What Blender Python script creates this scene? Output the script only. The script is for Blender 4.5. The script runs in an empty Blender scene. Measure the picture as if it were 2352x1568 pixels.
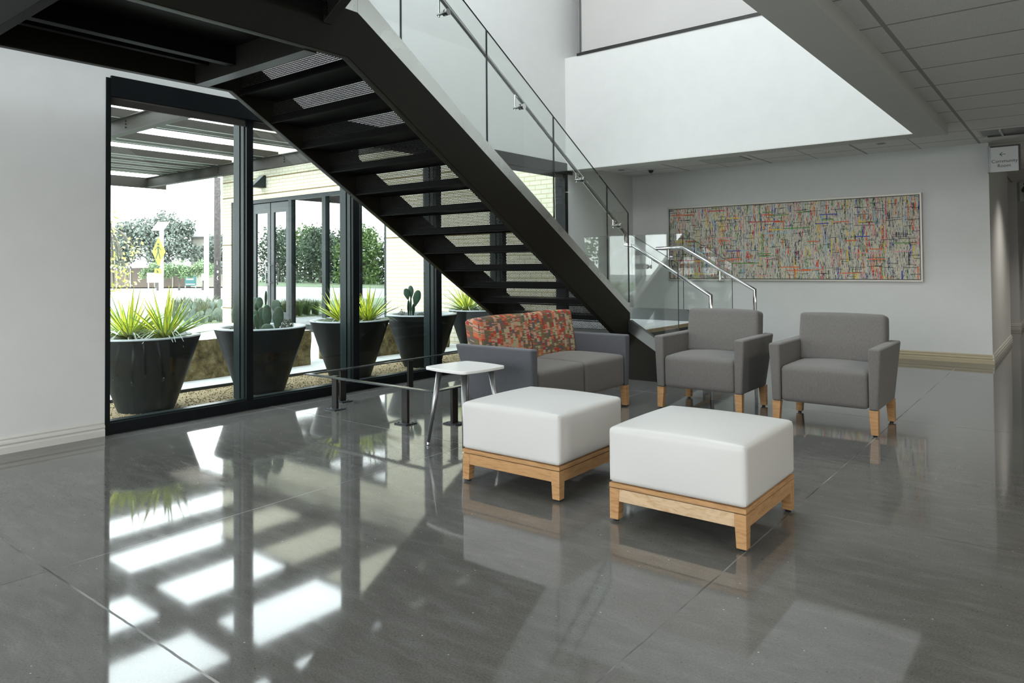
import bpy, bmesh, math, random
from mathutils import Vector, Matrix, Euler
from math import sin, cos, pi, radians as RAD
random.seed(7)
S = bpy.context.scene
COL = S.collection
# ------------------------------------------------------------------ camera
F_PX, YAW, PITCH, ROLL, CY = 1646.465, 0.666793611, 0.0206402, -0.0080003454, 577.681
CAM_H = 1.19
def cam_axes():
    cy, sy = cos(YAW), sin(YAW)
    M = Matrix(((cy, sy, 0), (0, 0, -1), (-sy, cy, 0)))
    P = Matrix(((1, 0, 0), (0, cos(PITCH), sin(PITCH)), (0, -sin(PITCH), cos(PITCH))))
    Q = Matrix(((cos(ROLL), -sin(ROLL), 0), (sin(ROLL), cos(ROLL), 0), (0, 0, 1)))
    return Q @ P @ M
A = cam_axes()
cam_data = bpy.data.cameras.new('camera')
cam = bpy.data.objects.new('camera', cam_data)
COL.objects.link(cam)
cam.matrix_world = Matrix(((A[0][0], -A[1][0], -A[2][0], 0), (A[0][1], -A[1][1], -A[2][1], 0), (A[0][2], -A[1][2], -A[2][2], CAM_H), (0, 0, 0, 1)))
cam_data.sensor_fit = 'HORIZONTAL'
cam_data.sensor_width = 36
cam_data.lens = F_PX * 36 / 2352
cam_data.shift_y = -(784 - CY) / 2352
cam_data.clip_start = 0.05
cam_data.clip_end = 400
S.camera = cam
# ------------------------------------------------------------------ world, light, exposure
SKY = 6.0
w = bpy.data.worlds.new('sky')
S.world = w
w.use_nodes = True
wt = w.node_tree
wt.nodes.clear()
wo = wt.nodes.new('ShaderNodeOutputWorld')
wb = wt.nodes.new('ShaderNodeBackground')
wg = wt.nodes.new('ShaderNodeTexCoord')
ws = wt.nodes.new('ShaderNodeSeparateXYZ')
wr = wt.nodes.new('ShaderNodeValToRGB')
wt.links.new(wg.outputs['Generated'], ws.inputs[0])
wt.links.new(ws.outputs['Z'], wr.inputs['Fac'])
wr.color_ramp.elements[0].position = 0.0
wr.color_ramp.elements[0].color = (0.98, 0.99, 1.0, 1)
wr.color_ramp.elements[1].position = 0.7
wr.color_ramp.elements[1].color = (0.86, 0.95, 1.0, 1)
wt.links.new(wr.outputs[0], wb.inputs['Color'])
wb.inputs['Strength'].default_value = SKY
wt.links.new(wb.outputs[0], wo.inputs[0])
S.view_settings.view_transform = 'Standard'
S.view_settings.look = 'None'
S.view_settings.exposure = 0.70
S.view_settings.gamma = 1.0
S.view_settings.use_curve_mapping = False
S.cycles.use_denoising = True
S.cycles.max_bounces = 7
S.cycles.diffuse_bounces = 4
S.cycles.glossy_bounces = 4
S.cycles.transmission_bounces = 4
S.cycles.transparent_max_bounces = 14
S.cycles.caustics_reflective = False
S.cycles.caustics_refractive = False
S.cycles.sample_clamp_indirect = 6.0
def area(name, loc, rot, sx, sy, power, color=(1, 1, 1), portal=False):
    d = bpy.data.lights.new(name, 'AREA')
    d.shape = 'RECTANGLE'
    d.size, d.size_y = sx, sy
    d.energy = power
    d.color = color
    if portal:
        d.cycles.is_portal = True
    o = bpy.data.objects.new(name, d)
    o.location = loc
    o.rotation_euler = rot
    COL.objects.link(o)
    return o
# portals mark the window and the unseen openings that let the sky in
area('window_portal', (-5.72, 5.22, 1.3), (0, RAD(-90), 0), 2.6, 5.9, 1, portal=True)
area('front_portal', (-3.3, -3.6, 3.4), (RAD(90), 0, 0), 4.4, 5.4, 1, portal=True)
area('front_low_portal', (-0.35, -3.6, 1.65), (RAD(90), 0, 0), 1.5, 1.9, 1, portal=True)  # unseen front opening widened to brighten the back wall
area('right_fill_portal', (5.1, -0.2, 1.3), (0, RAD(90), 0), 2.5, 1.2, 1, portal=True)  # unseen right-wall opening added as fill light
area('skylight_portal', (-3.3, 3.6, 7.35), (0, 0, 0), 2.2, 6.2, 1, portal=True)
# ------------------------------------------------------------------ node helpers
class NT:
    def __init__(s, name):
        s.m = bpy.data.materials.new(name)
        s.m.use_nodes = True
        s.t = s.m.node_tree
        s.t.nodes.clear()
        s.out = s.t.nodes.new('ShaderNodeOutputMaterial')
    def n(s, kind, **kw):
        x = s.t.nodes.new('ShaderNode' + kind)
        for k, v in kw.items():
            setattr(x, k, v)
        return x
    def link(s, a, b):
        s.t.links.new(a, b)
    def put(s, v, sock):
        if v is None:
            return
        if hasattr(v, 'links') or isinstance(v, bpy.types.NodeSocket):
            s.t.links.new(v, sock)
        else:
            sock.default_value = v
    def math(s, op, a, b=None, c=None):
        x = s.n('Math', operation=op)
        s.put(a, x.inputs[0])
        s.put(b, x.inputs[1])
        s.put(c, x.inputs[2])
        return x.outputs[0]
    def obj(s):
        return s.n('TexCoord').outputs['Object']
    def pos(s):
        return s.n('NewGeometry').outputs['Position']
    def sep(s, v):
        x = s.n('SeparateXYZ')
        s.link(v, x.inputs[0])
        return x.outputs
    def comb(s, a, b, c=0.0):
        x = s.n('CombineXYZ')
        s.put(a, x.inputs[0]); s.put(b, x.inputs[1]); s.put(c, x.inputs[2])
        return x.outputs[0]
    def mapping(s, v, scale=(1, 1, 1), loc=(0, 0, 0), rot=(0, 0, 0)):
        x = s.n('Mapping')
        s.link(v, x.inputs[0])
        x.inputs['Scale'].default_value = scale
        x.inputs['Location'].default_value = loc
        x.inputs['Rotation'].default_value = rot
        return x.outputs[0]
    def noise(s, v, scale=5, detail=3, rough=0.5, dist=0.0):
        x = s.n('TexNoise')
        s.link(v, x.inputs['Vector'])
        x.inputs['Scale'].default_value = scale
        x.inputs['Detail'].default_value = detail
        x.inputs['Roughness'].default_value = rough
        x.inputs['Distortion'].default_value = dist
        return x.outputs['Fac']
    def white(s, v):
        x = s.n('TexWhiteNoise', noise_dimensions='3D')
        s.link(v, x.inputs['Vector'])
        return x.outputs['Value']
    def ramp(s, f, stops, const=False):
        x = s.n('ValToRGB')
        s.put(f, x.inputs[0])
        cr = x.color_ramp
        cr.interpolation = 'CONSTANT' if const else 'LINEAR'
        while len(cr.elements) < len(stops):
            cr.elements.new(0.5)
        for e, (p, c) in zip(cr.elements, stops):
            e.position = p
            e.color = (c[0], c[1], c[2], 1)
        return x.outputs[0]
    def mix(s, f, a, b, mode='MIX'):
        x = s.n('Mix', data_type='RGBA', blend_type=mode)
        s.put(f, x.inputs[0])
        s.put(a if not isinstance(a, tuple) else (*a[:3], 1), x.inputs[6])
        s.put(b if not isinstance(b, tuple) else (*b[:3], 1), x.inputs[7])
        return x.outputs[2]
    def bump(s, h, strength=0.2, dist=0.01):
        x = s.n('Bump')
        x.inputs['Strength'].default_value = strength
        x.inputs['Distance'].default_value = dist
        s.link(h, x.inputs['Height'])
        return x.outputs[0]
    def bsdf(s, color, rough=0.5, metal=0.0, ior=1.5, spec=0.5, normal=None, coat=0.0, sheen=0.0, aniso=0.0):
        b = s.n('BsdfPrincipled')
        s.put(color if not isinstance(color, tuple) else (*color[:3], 1), b.inputs['Base Color'])
        s.put(rough, b.inputs['Roughness'])
        s.put(metal, b.inputs['Metallic'])
        b.inputs['IOR'].default_value = ior
        b.inputs['Specular IOR Level'].default_value = spec
        b.inputs['Coat Weight'].default_value = coat
        b.inputs['Sheen Weight'].default_value = sheen
        b.inputs['Anisotropic'].default_value = aniso
        if normal is not None:
            s.link(normal, b.inputs['Normal'])
        return b.outputs[0]
    def finish(s, shader):
        s.link(shader, s.out.inputs[0])
        return s.m
def plain(name, c, rough=0.5, metal=0.0, spec=0.5, vary=0.06, scale=6.0, bumpy=0.0, coat=0.0):
    t = NT(name)
    o = t.obj()
    f = t.noise(o, scale, 4)
    lo = tuple(x * (1 - vary) for x in c)
    hi = tuple(min(1, x * (1 + vary)) for x in c)
    col = t.ramp(f, [(0.3, lo), (0.7, hi)])
    nb = t.bump(t.noise(o, scale * 30, 2), bumpy, 0.004) if bumpy else None
    return t.finish(t.bsdf(col, rough, metal, spec=spec, normal=nb, coat=coat))
def srgb(r, g, b):
    f = lambda v: (v / 255 / 12.92) if v <= 10 else ((v / 255 + 0.055) / 1.055) ** 2.4
    return (f(r), f(g), f(b))
M = {}
M['wall'] = plain('white_wall_paint', (0.73, 0.73, 0.71), 0.75, spec=0.25, vary=0.015, bumpy=0.04)
M['trim_warm'] = plain('warm_reflect_baseboard_paint', (0.47, 0.40, 0.26), 0.4, vary=0.03)  # baseboard paint with warm reflected light mixed into its colour
M['trim'] = plain('baseboard_paint', (0.66, 0.65, 0.60), 0.35, vary=0.02)
M['soffit'] = plain('soffit_paint', (0.66, 0.66, 0.63), 0.8, spec=0.2, vary=0.015)
M['black'] = plain('black_painted_steel', (0.016, 0.0155, 0.013), 0.42, vary=0.15, scale=3)
M['stair_black'] = plain('black_stair_pan', (0.006, 0.006, 0.0055), 0.5, spec=0.05, vary=0.2, scale=4)
M['bronze'] = plain('dark_stair_paint', (0.0115, 0.0099, 0.0064), 0.42, spec=0.14, vary=0.12, scale=2)
M['frame'] = plain('black_window_frame', (0.008, 0.010, 0.011), 0.35, spec=0.16, vary=0.1)
M['shade'] = plain('roller_shade_fabric', (0.10, 0.095, 0.09), 0.8, vary=0.1)
M['whitelam'] = plain('white_laminate', (0.80, 0.80, 0.78), 0.28, vary=0.01)
M['silver'] = plain('satin_silver_tube', (0.36, 0.36, 0.37), 0.38, metal=1.0, vary=0.04)
M['chrome'] = plain('polished_stainless_tube', (0.62, 0.62, 0.62), 0.14, metal=1.0, vary=0.03)
M['glide'] = plain('black_plastic_glide', (0.02, 0.02, 0.022), 0.4)
M['grey_plate'] = plain('grey_metal', (0.28, 0.29, 0.29), 0.45, metal=0.6)
M['planter'] = plain('dark_planter_glaze', (0.0075, 0.0105, 0.0115), 0.45, spec=0.16, vary=0.25, scale=4, bumpy=0.05)
M['rim'] = plain('planter_rim_glaze', (0.20, 0.22, 0.23), 0.4, vary=0.1)
M['soil'] = plain('mulch_soil', (0.045, 0.032, 0.022), 0.95, vary=0.7, scale=40, bumpy=0.6)
M['cactus'] = plain('cactus_skin', (0.022, 0.058, 0.032), 0.55, vary=0.35, scale=12)
M['cactus_pale'] = plain('grey_cactus_skin', (0.16, 0.21, 0.17), 0.6, vary=0.3, scale=8)
M['leaf_green'] = plain('yucca_green', (0.15, 0.27, 0.06), 0.45, vary=0.3)
M['leaf_yellow'] = plain('yucca_yellow', (0.78, 0.78, 0.10), 0.45, vary=0.2)
M['leaf_dry'] = plain('yucca_pale_underleaf', (0.30, 0.34, 0.28), 0.6, vary=0.3)
M['herb'] = plain('small_shrub_leaf', (0.06, 0.09, 0.05), 0.6, vary=0.4, scale=20)
M['tree_a'] = plain('grey_green_foliage', (0.13, 0.155, 0.13), 0.7, vary=0.45, scale=0.9)  # paled in colour to imitate veiling glare over the distant trees
M['tree_b'] = plain('fresh_green_foliage', (0.17, 0.25, 0.12), 0.7, vary=0.45, scale=1.2)
M['tree_c'] = plain('yellow_green_foliage', (0.50, 0.48, 0.14), 0.7, vary=0.4, scale=2)
M['tree_m'] = plain('hedgerow_foliage', (0.085, 0.12, 0.08), 0.7, vary=0.5, scale=0.7)
M['tree_n'] = plain('bright_hedgerow_foliage', (0.11, 0.18, 0.05), 0.7, vary=0.4, scale=0.9)
M['bark'] = plain('bark', (0.09, 0.08, 0.07), 0.9, vary=0.4, scale=9, bumpy=0.5)
M['pole'] = plain('weathered_pole_wood', (0.055, 0.047, 0.045), 0.9, vary=0.45, scale=14, bumpy=0.5)
M['white_metal'] = plain('white_painted_metal', (0.55, 0.56, 0.56), 0.5, vary=0.03)
M['sign_yellow'] = plain('fluorescent_sign_yellow', (0.42, 0.50, 0.03), 0.5, vary=0.03)
M['sign_black'] = plain('sign_black_paint', (0.03, 0.04, 0.02), 0.5)
M['sign_face'] = plain('brushed_sign_panel', (0.62, 0.63, 0.62), 0.4, vary=0.02)
M['grass'] = plain('ornamental_grass_blade', (0.17, 0.20, 0.13), 0.7, vary=0.35, scale=3)
M['turf'] = plain('roadside_turf', (0.17, 0.22, 0.13), 0.95, vary=0.4, scale=1.5)
M['asphalt'] = plain('pale_asphalt', (0.33, 0.33, 0.32), 0.9, vary=0.1, scale=2)
M['paver'] = plain('pale_paving', (0.42, 0.43, 0.43), 0.85, vary=0.12, scale=3)
M['rail_steel'] = plain('sheened_black_flat_bar', (0.05, 0.055, 0.06), 0.22, spec=0.8, vary=0.1)
M['edging'] = plain('dark_steel_edging', (0.02, 0.024, 0.03), 0.5)
M['pergola'] = plain('dark_pergola_paint', (0.017, 0.0145, 0.011), 0.6, spec=0.25, vary=0.1)
M['pergola_lip'] = plain('pale_aluminium_lip', (0.45, 0.46, 0.46), 0.4)
M['store'] = plain('storefront_aluminium', (0.014, 0.021, 0.022), 0.35, spec=0.25, vary=0.06)
M['storedoor'] = plain('door_aluminium', (0.038, 0.045, 0.046), 0.35, spec=0.3, vary=0.06)
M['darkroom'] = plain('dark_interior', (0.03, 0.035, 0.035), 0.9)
M['tan'] = plain('tan_far_wall', (0.14, 0.11, 0.09), 0.9, vary=0.1, scale=0.6)
M['cream'] = plain('cream_far_wall', (0.42, 0.39, 0.34), 0.9, vary=0.06, scale=0.6)
M['roofgrey'] = plain('pale_far_roof', (0.42, 0.41, 0.40), 0.9, vary=0.06, scale=0.6)
M['teal'] = plain('teal_banner', (0.03, 0.11, 0.11), 0.6)
M['upholstery_white'] = plain('white_vinyl', (0.65, 0.645, 0.625), 0.42, spec=0.35, vary=0.012, scale=3, bumpy=0.02)
M['beige_panel'] = plain('beige_translucent_panel', (0.52, 0.50, 0.48), 0.6, vary=0.03, scale=1.5)
M['stone_bright'] = plain('brightened_stone', (0.5, 0.49, 0.45), 0.9, vary=0.1, scale=8)  # pale tone paints the blown daylight on bench tops; bounce ground shares it
M['nosing'] = plain('tan_step_nosing', (0.30, 0.22, 0.12), 0.5, vary=0.12)
# fabrics
def fabric(name, c, vary=0.22):
    t = NT(name)
    o = t.obj()
    a = t.noise(t.mapping(o, (260, 260, 40)), 1.0, 2)
    b = t.noise(o, 3.0, 2)
    col = t.ramp(a, [(0.3, tuple(x * (1 - vary) for x in c)), (0.7, tuple(x * (1 + vary) for x in c))])
    col = t.mix(t.math('MULTIPLY', b, 0.25), col, tuple(x * 0.85 for x in c))
    return t.finish(t.bsdf(col, 0.9, spec=0.2, sheen=0.15, normal=t.bump(a, 0.15, 0.002)))
M['grey_fabric'] = fabric('warm_grey_fabric', (0.150, 0.141, 0.132), 0.13)
M['slate_fabric'] = fabric('slate_grey_vinyl_fabric', (0.088, 0.090, 0.100), 0.1)
M['seat_fabric'] = fabric('taupe_seat_fabric', (0.140, 0.128, 0.115), 0.1)
# patterned upholstery: woven columns of short stacked bars
def stripes_fabric():
    t = NT('patterned_red_orange_upholstery')
    x, y, z = t.sep(t.obj())
    yy = t.math('SUBTRACT', y, t.math('MULTIPLY', z, 0.167))
    v0 = t.math('SUBTRACT', z, t.math('MULTIPLY', yy, 0.35))
    u = t.math('MULTIPLY', t.math('ADD', x, t.math('MULTIPLY', yy, 0.8)), 31.0)
    cu = t.math('FLOOR', u)
    h = t.white(t.comb(cu, 3.3, 1.0))
    v = t.math('ADD', t.math('MULTIPLY', v0, t.math('ADD', 11.0, t.math('MULTIPLY', h, 22.0))), t.math('MULTIPLY', h, 7.0))
    cv = t.math('FLOOR', v)
    r = t.white(t.comb(cu, cv, 7.0))
    pal = [(0.0, (0.42, 0.06, 0.04)), (0.14, (0.17, 0.125, 0.065)), (0.30, (0.56, 0.16, 0.075)), (0.42, (0.44, 0.37, 0.23)), (0.62, (0.13, 0.11, 0.10)), (0.76, (0.55, 0.30, 0.22)), (0.86, (0.20, 0.155, 0.085)), (0.95, (0.34, 0.05, 0.05))]
    c1 = t.ramp(r, pal, True)
    v2 = t.math('MULTIPLY', v0, 170.0)
    r2 = t.white(t.comb(cu, t.math('FLOOR', v2), 2.0))
    pick = t.math('GREATER_THAN', r2, 0.74)
    c2 = t.ramp(t.white(t.comb(cu, t.math('FLOOR', v2), 9.0)), pal, True)
    col = t.mix(pick, c1, c2)
    line = t.math('LESS_THAN', t.math('FRACT', t.math('MULTIPLY', v0, 230.0)), 0.3)
    col = t.mix(t.math('MULTIPLY', line, 0.4), col, (0.05, 0.035, 0.025))
    return t.finish(t.bsdf(col, 0.85, spec=0.2))
M['pattern'] = stripes_fabric()
# maple with a flowing grain
def maple(name, a, b, scale=(3, 3, 3)):
    t = NT(name)
    o = t.mapping(t.obj(), scale)
    f = t.noise(o, 3.2, 5, 0.55, 1.6)
    g = t.noise(t.mapping(o, (1, 1, 1), (3, 1, 2)), 9, 3, 0.5, 0.6)
    col = t.ramp(f, [(0.3, b), (0.48, a), (0.62, tuple(x * 1.12 for x in a)), (0.75, a)])
    col = t.mix(t.math('MULTIPLY', g, 0.22), col, b)
    return t.finish(t.bsdf(col, 0.36, spec=0.4))
M['maple'] = maple('honey_maple', (0.50, 0.29, 0.13), (0.36, 0.18, 0.07), (2, 2, 14))
M['maple_rail'] = maple('honey_maple_rail', (0.50, 0.29, 0.13), (0.36, 0.18, 0.07), (2, 2, 20))
M['maple_pale'] = maple('pale_figured_maple', (0.62, 0.46, 0.29), (0.48, 0.29, 0.14), (3.2, 1.5, 9))
# brushed stainless
def brushed():
    t = NT('brushed_stainless')
    o = t.obj()
    f = t.noise(t.mapping(o, (3, 3, 3)), 1.5, 3)
    r = t.ramp(f, [(0.3, (0.24,) * 3), (0.7, (0.36,) * 3)])
    return t.finish(t.bsdf((0.74, 0.75, 0.72), r, 1.0))
M['stainless'] = brushed()
M['stainless_shaded'] = plain('shaded_brushed_stainless', (0.20, 0.205, 0.20), 0.3, metal=1.0, vary=0.08, scale=3)  # same stainless, coloured darker for the dim surroundings it mirrors
M['champagne'] = plain('champagne_frame_metal', (0.46, 0.43, 0.37), 0.45, metal=0.5, vary=0.03)
# thin clear glass: mirror by Fresnel, otherwise lets light straight through
def thin_glass(name, tint, gain=1.0, ior=1.5, extra=0.0, dirt=0.0):
    t = NT(name)
    ge = t.n('NewGeometry')
    dp = t.n('VectorMath', operation='DOT_PRODUCT')
    t.link(ge.outputs['Normal'], dp.inputs[0])
    t.link(ge.outputs['Incoming'], dp.inputs[1])
    c = t.math('SUBTRACT', 1.0, t.math('ABSOLUTE', dp.outputs['Value']))
    r0 = ((ior - 1) / (ior + 1)) ** 2
    f = t.math('ADD', r0, t.math('MULTIPLY', t.math('POWER', c, 5.0), 1 - r0))
    f = t.math('ADD', t.math('MULTIPLY', f, gain), extra)
    f.node.use_clamp = True
    tr = t.n('BsdfTransparent')
    tr.inputs[0].default_value = (*tint, 1)
    gl = t.n('BsdfGlossy')
    gl.inputs['Roughness'].default_value = 0.0
    mx = t.n('MixShader')
    t.link(f, mx.inputs[0]); t.link(tr.outputs[0], mx.inputs[1]); t.link(gl.outputs[0], mx.inputs[2])
    return t.finish(mx.outputs[0])
M['glass'] = thin_glass('clear_window_glass', (0.95, 0.98, 0.97), 1.0)
M['guard_glass'] = thin_glass('clear_guard_glass', (0.95, 0.97, 0.96), 1.3)
M['store_glass'] = thin_glass('reflective_storefront_glass', (0.45, 0.50, 0.50), 1.0, 1.5, 0.42)
M['glass_edge'] = plain('dark_glass_edge', (0.02, 0.03, 0.028), 0.15)
# perforated steel plate: staggered round holes
def perforated():
    t = NT('perforated_black_steel')
    x, y, z = t.sep(t.obj())
    p = 0.0152
    v = t.math('DIVIDE', z, p * 0.866)
    row = t.math('FLOOR', v)
    u = t.math('ADD', t.math('DIVIDE', x, p), t.math('MULTIPLY', t.math('FLOORED_MODULO', row, 2.0), 0.5))
    fu = t.math('SUBTRACT', t.math('FRACT', u), 0.5)
    fv = t.math('MULTIPLY', t.math('SUBTRACT', t.math('FRACT', v), 0.5), 0.866)
    d = t.math('SQRT', t.math('ADD', t.math('MULTIPLY', fu, fu), t.math('MULTIPLY', fv, fv)))
    hole = t.math('LESS_THAN', d, 0.275)
    tr = t.n('BsdfTransparent')
    mx = t.n('MixShader')
    t.link(hole, mx.inputs[0])
    t.link(t.bsdf((0.006, 0.006, 0.0055), 0.5, spec=0.05), mx.inputs[1])
    t.link(tr.outputs[0], mx.inputs[2])
    return t.finish(mx.outputs[0])
M['perf'] = perforated()
# polished concrete
def concrete():
    t = NT('polished_concrete')
    P = t.pos()
    x, y, z = t.sep(P)
    big = t.noise(t.mapping(P, (1, 1.3, 1)), 0.9, 5, 0.6, 0.5)
    mid = t.noise(t.mapping(P, (2.2, 7, 1), (1, 2, 0), (0, 0, 0.25)), 2.2, 6, 0.65, 0.4)
    fine = t.noise(P, 140, 3, 0.7)
    col = t.ramp(big, [(0.3, (0.078, 0.0755, 0.068)), (0.7, (0.165, 0.162, 0.151))])
    col = t.mix(t.math('MULTIPLY', mid, 0.75), col, t.ramp(mid, [(0.35, (0.062, 0.060, 0.054)), (0.7, (0.235, 0.233, 0.223))]))
    col = t.mix(0.5, col, t.ramp(fine, [(0.3, (0.062, 0.060, 0.055)), (0.7, (0.178, 0.174, 0.162))]))
    vo = t.n('TexVoronoi')
    t.link(P, vo.inputs['Vector'])
    vo.inputs['Scale'].default_value = 15
    sp = t.math('LESS_THAN', vo.outputs['Distance'], 0.045)
    sp = t.math('MULTIPLY', sp, t.math('GREATER_THAN', t.white(t.mapping(vo.outputs['Position'], (9, 9, 9))), 0.45))
    col = t.mix(sp, col, (0.42, 0.41, 0.38))
    vd = t.n('TexVoronoi')
    t.link(P, vd.inputs['Vector'])
    vd.inputs['Scale'].default_value = 34
    dk = t.math('LESS_THAN', vd.outputs['Distance'], 0.10)
    dk = t.math('MULTIPLY', dk, t.math('GREATER_THAN', t.white(t.mapping(vd.outputs['Position'], (9, 9, 9))), 0.5))
    col = t.mix(t.math('MULTIPLY', dk, 0.6), col, (0.03, 0.03, 0.028))
    sc = t.noise(t.mapping(P, (3, 24, 1), (0, 0, 0), (0, 0, 0.6)), 3.0, 6, 0.7, 2.0)
    sc2 = t.noise(P, 0.8, 2)
    scm = t.math('MULTIPLY', t.math('GREATER_THAN', sc, 0.66), t.math('GREATER_THAN', sc2, 0.45))
    col = t.mix(t.math('MULTIPLY', scm, 0.35), col, (0.30, 0.30, 0.29))
    wob = t.math('MULTIPLY', t.math('SUBTRACT', t.noise(P, 9, 3), 0.5), 0.008)
    def joint(c, at, w_):
        return t.math('LESS_THAN', t.math('ABSOLUTE', t.math('SUBTRACT', t.math('ADD', c, wob), at)), w_)
    js = None
    for c, at, w_ in ((x, -3.22, 0.0022), (x, -1.10, 0.0030), (y, 1.11, 0.0042), (y, 3.60, 0.0022), (x, 1.05, 0.004), (y, 6.1, 0.003), (y, 8.6, 0.003), (y, 11.9, 0.004), (x, -5.35, 0.003), (y, 14.0, 0.004)):
        j = joint(c, at, w_)
        js = j if js is None else t.math('MAXIMUM', js, j)
    jc = t.ramp(t.noise(P, 2.1, 3), [(0.40, (0.035, 0.034, 0.031)), (0.62, (0.27, 0.265, 0.25))])
    col = t.mix(js, col, jc)
    rg = t.math('ADD', t.math('MULTIPLY', mid, 0.055), 0.026)
    rg = t.math('ADD', rg, t.math('MULTIPLY', js, 0.3))
    nb = t.bump(t.noise(P, 1.2, 2), 0.012, 0.02)
    return t.finish(t.bsdf(col, rg, ior=1.47, spec=0.5, normal=nb))
M['concrete'] = concrete()
# ceiling tiles: lay-in grid lines
def tiles():
    t = NT('lay_in_ceiling_tile')
    P = t.pos()
    x, y, z = t.sep(P)
    def near(c, pitch, off, w_):
        f = t.math('FRACT', t.math('ADD', t.math('DIVIDE', t.math('SUBTRACT', c, off), pitch), 0.5))
        return t.math('LESS_THAN', t.math('ABSOLUTE', t.math('MULTIPLY', t.math('SUBTRACT', f, 0.5), pitch)), w_)
    right = t.math('GREATER_THAN', x, -0.95)
    gx_wide = near(x, 1.22, -0.872, 0.014)
    gx_half = t.math('MULTIPLY', near(x, 1.22, -1.482, 0.006), t.math('SUBTRACT', 1.0, right))
    gx_half2 = t.math('MULTIPLY', near(x, 1.22, -2.092, 0.006), t.math('SUBTRACT', 1.0, right))
    gy = near(y, 0.615, 4.70, 0.011)
    lines = t.math('MAXIMUM', t.math('MAXIMUM', gx_wide, gy), t.math('MAXIMUM', gx_half, gx_half2))
    f = t.noise(P, 160, 2)
    col = t.ramp(f, [(0.3, (0.74, 0.74, 0.72)), (0.7, (0.88, 0.88, 0.86))])
    col = t.mix(lines, col, (0.40, 0.395, 0.38))
    return t.finish(t.bsdf(col, 0.9, spec=0.2, normal=t.bump(f, 0.2, 0.003)))
M['tile'] = tiles()
# pale brick
def brick():
    t = NT('pale_cream_brick')
    x, y, z = t.sep(t.pos())
    v = t.comb(x, z, 0.0)
    b = t.n('TexBrick')
    t.link(v, b.inputs['Vector'])
    b.inputs['Scale'].default_value = 1.0
    b.inputs['Brick Width'].default_value = 0.203
    b.inputs['Row Height'].default_value = 0.0678
    b.inputs['Mortar Size'].default_value = 0.006
    b.inputs['Mortar Smooth'].default_value = 0.1
    b.inputs['Color1'].default_value = (0.56, 0.53, 0.43, 1)
    b.inputs['Color2'].default_value = (0.60, 0.57, 0.47, 1)
    b.inputs['Mortar'].default_value = (0.40, 0.35, 0.21, 1)
    band = None
    for zz in (0.34, 1.70, 2.72, 3.06):
        j = t.math('LESS_THAN', t.math('ABSOLUTE', t.math('SUBTRACT', z, zz)), 0.012)
        band = j if band is None else t.math('MAXIMUM', band, j)
    col = t.mix(band, b.outputs['Color'], (0.17, 0.13, 0.06))
    return t.finish(t.bsdf(col, 0.85, spec=0.2))
M['brick'] = brick()
# rough stone, gravel
def rock(name, cols, scale, bump, dist):
    t = NT(name)
    o = t.pos()
    f = t.noise(o, scale, 8, 0.65, 0.3)
    g = t.noise(o, scale * 5, 4, 0.6)
    col = t.ramp(f, cols)
    col = t.mix(t.math('MULTIPLY', g, 0.4), col, cols[0][1])
    return t.finish(t.bsdf(col, 0.95, spec=0.15, normal=t.bump(f, bump, dist)))
M['stone'] = rock('rough_split_stone', [(0.32, (0.035, 0.028, 0.012)), (0.5, (0.16, 0.125, 0.055)), (0.68, (0.30, 0.25, 0.14))], 9, 1.0, 0.05)
M['gravel'] = rock('crushed_granite_gravel', [(0.33, (0.05, 0.038, 0.02)), (0.5, (0.33, 0.26, 0.15)), (0.7, (0.58, 0.50, 0.34))], 75, 0.8, 0.012)
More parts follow.
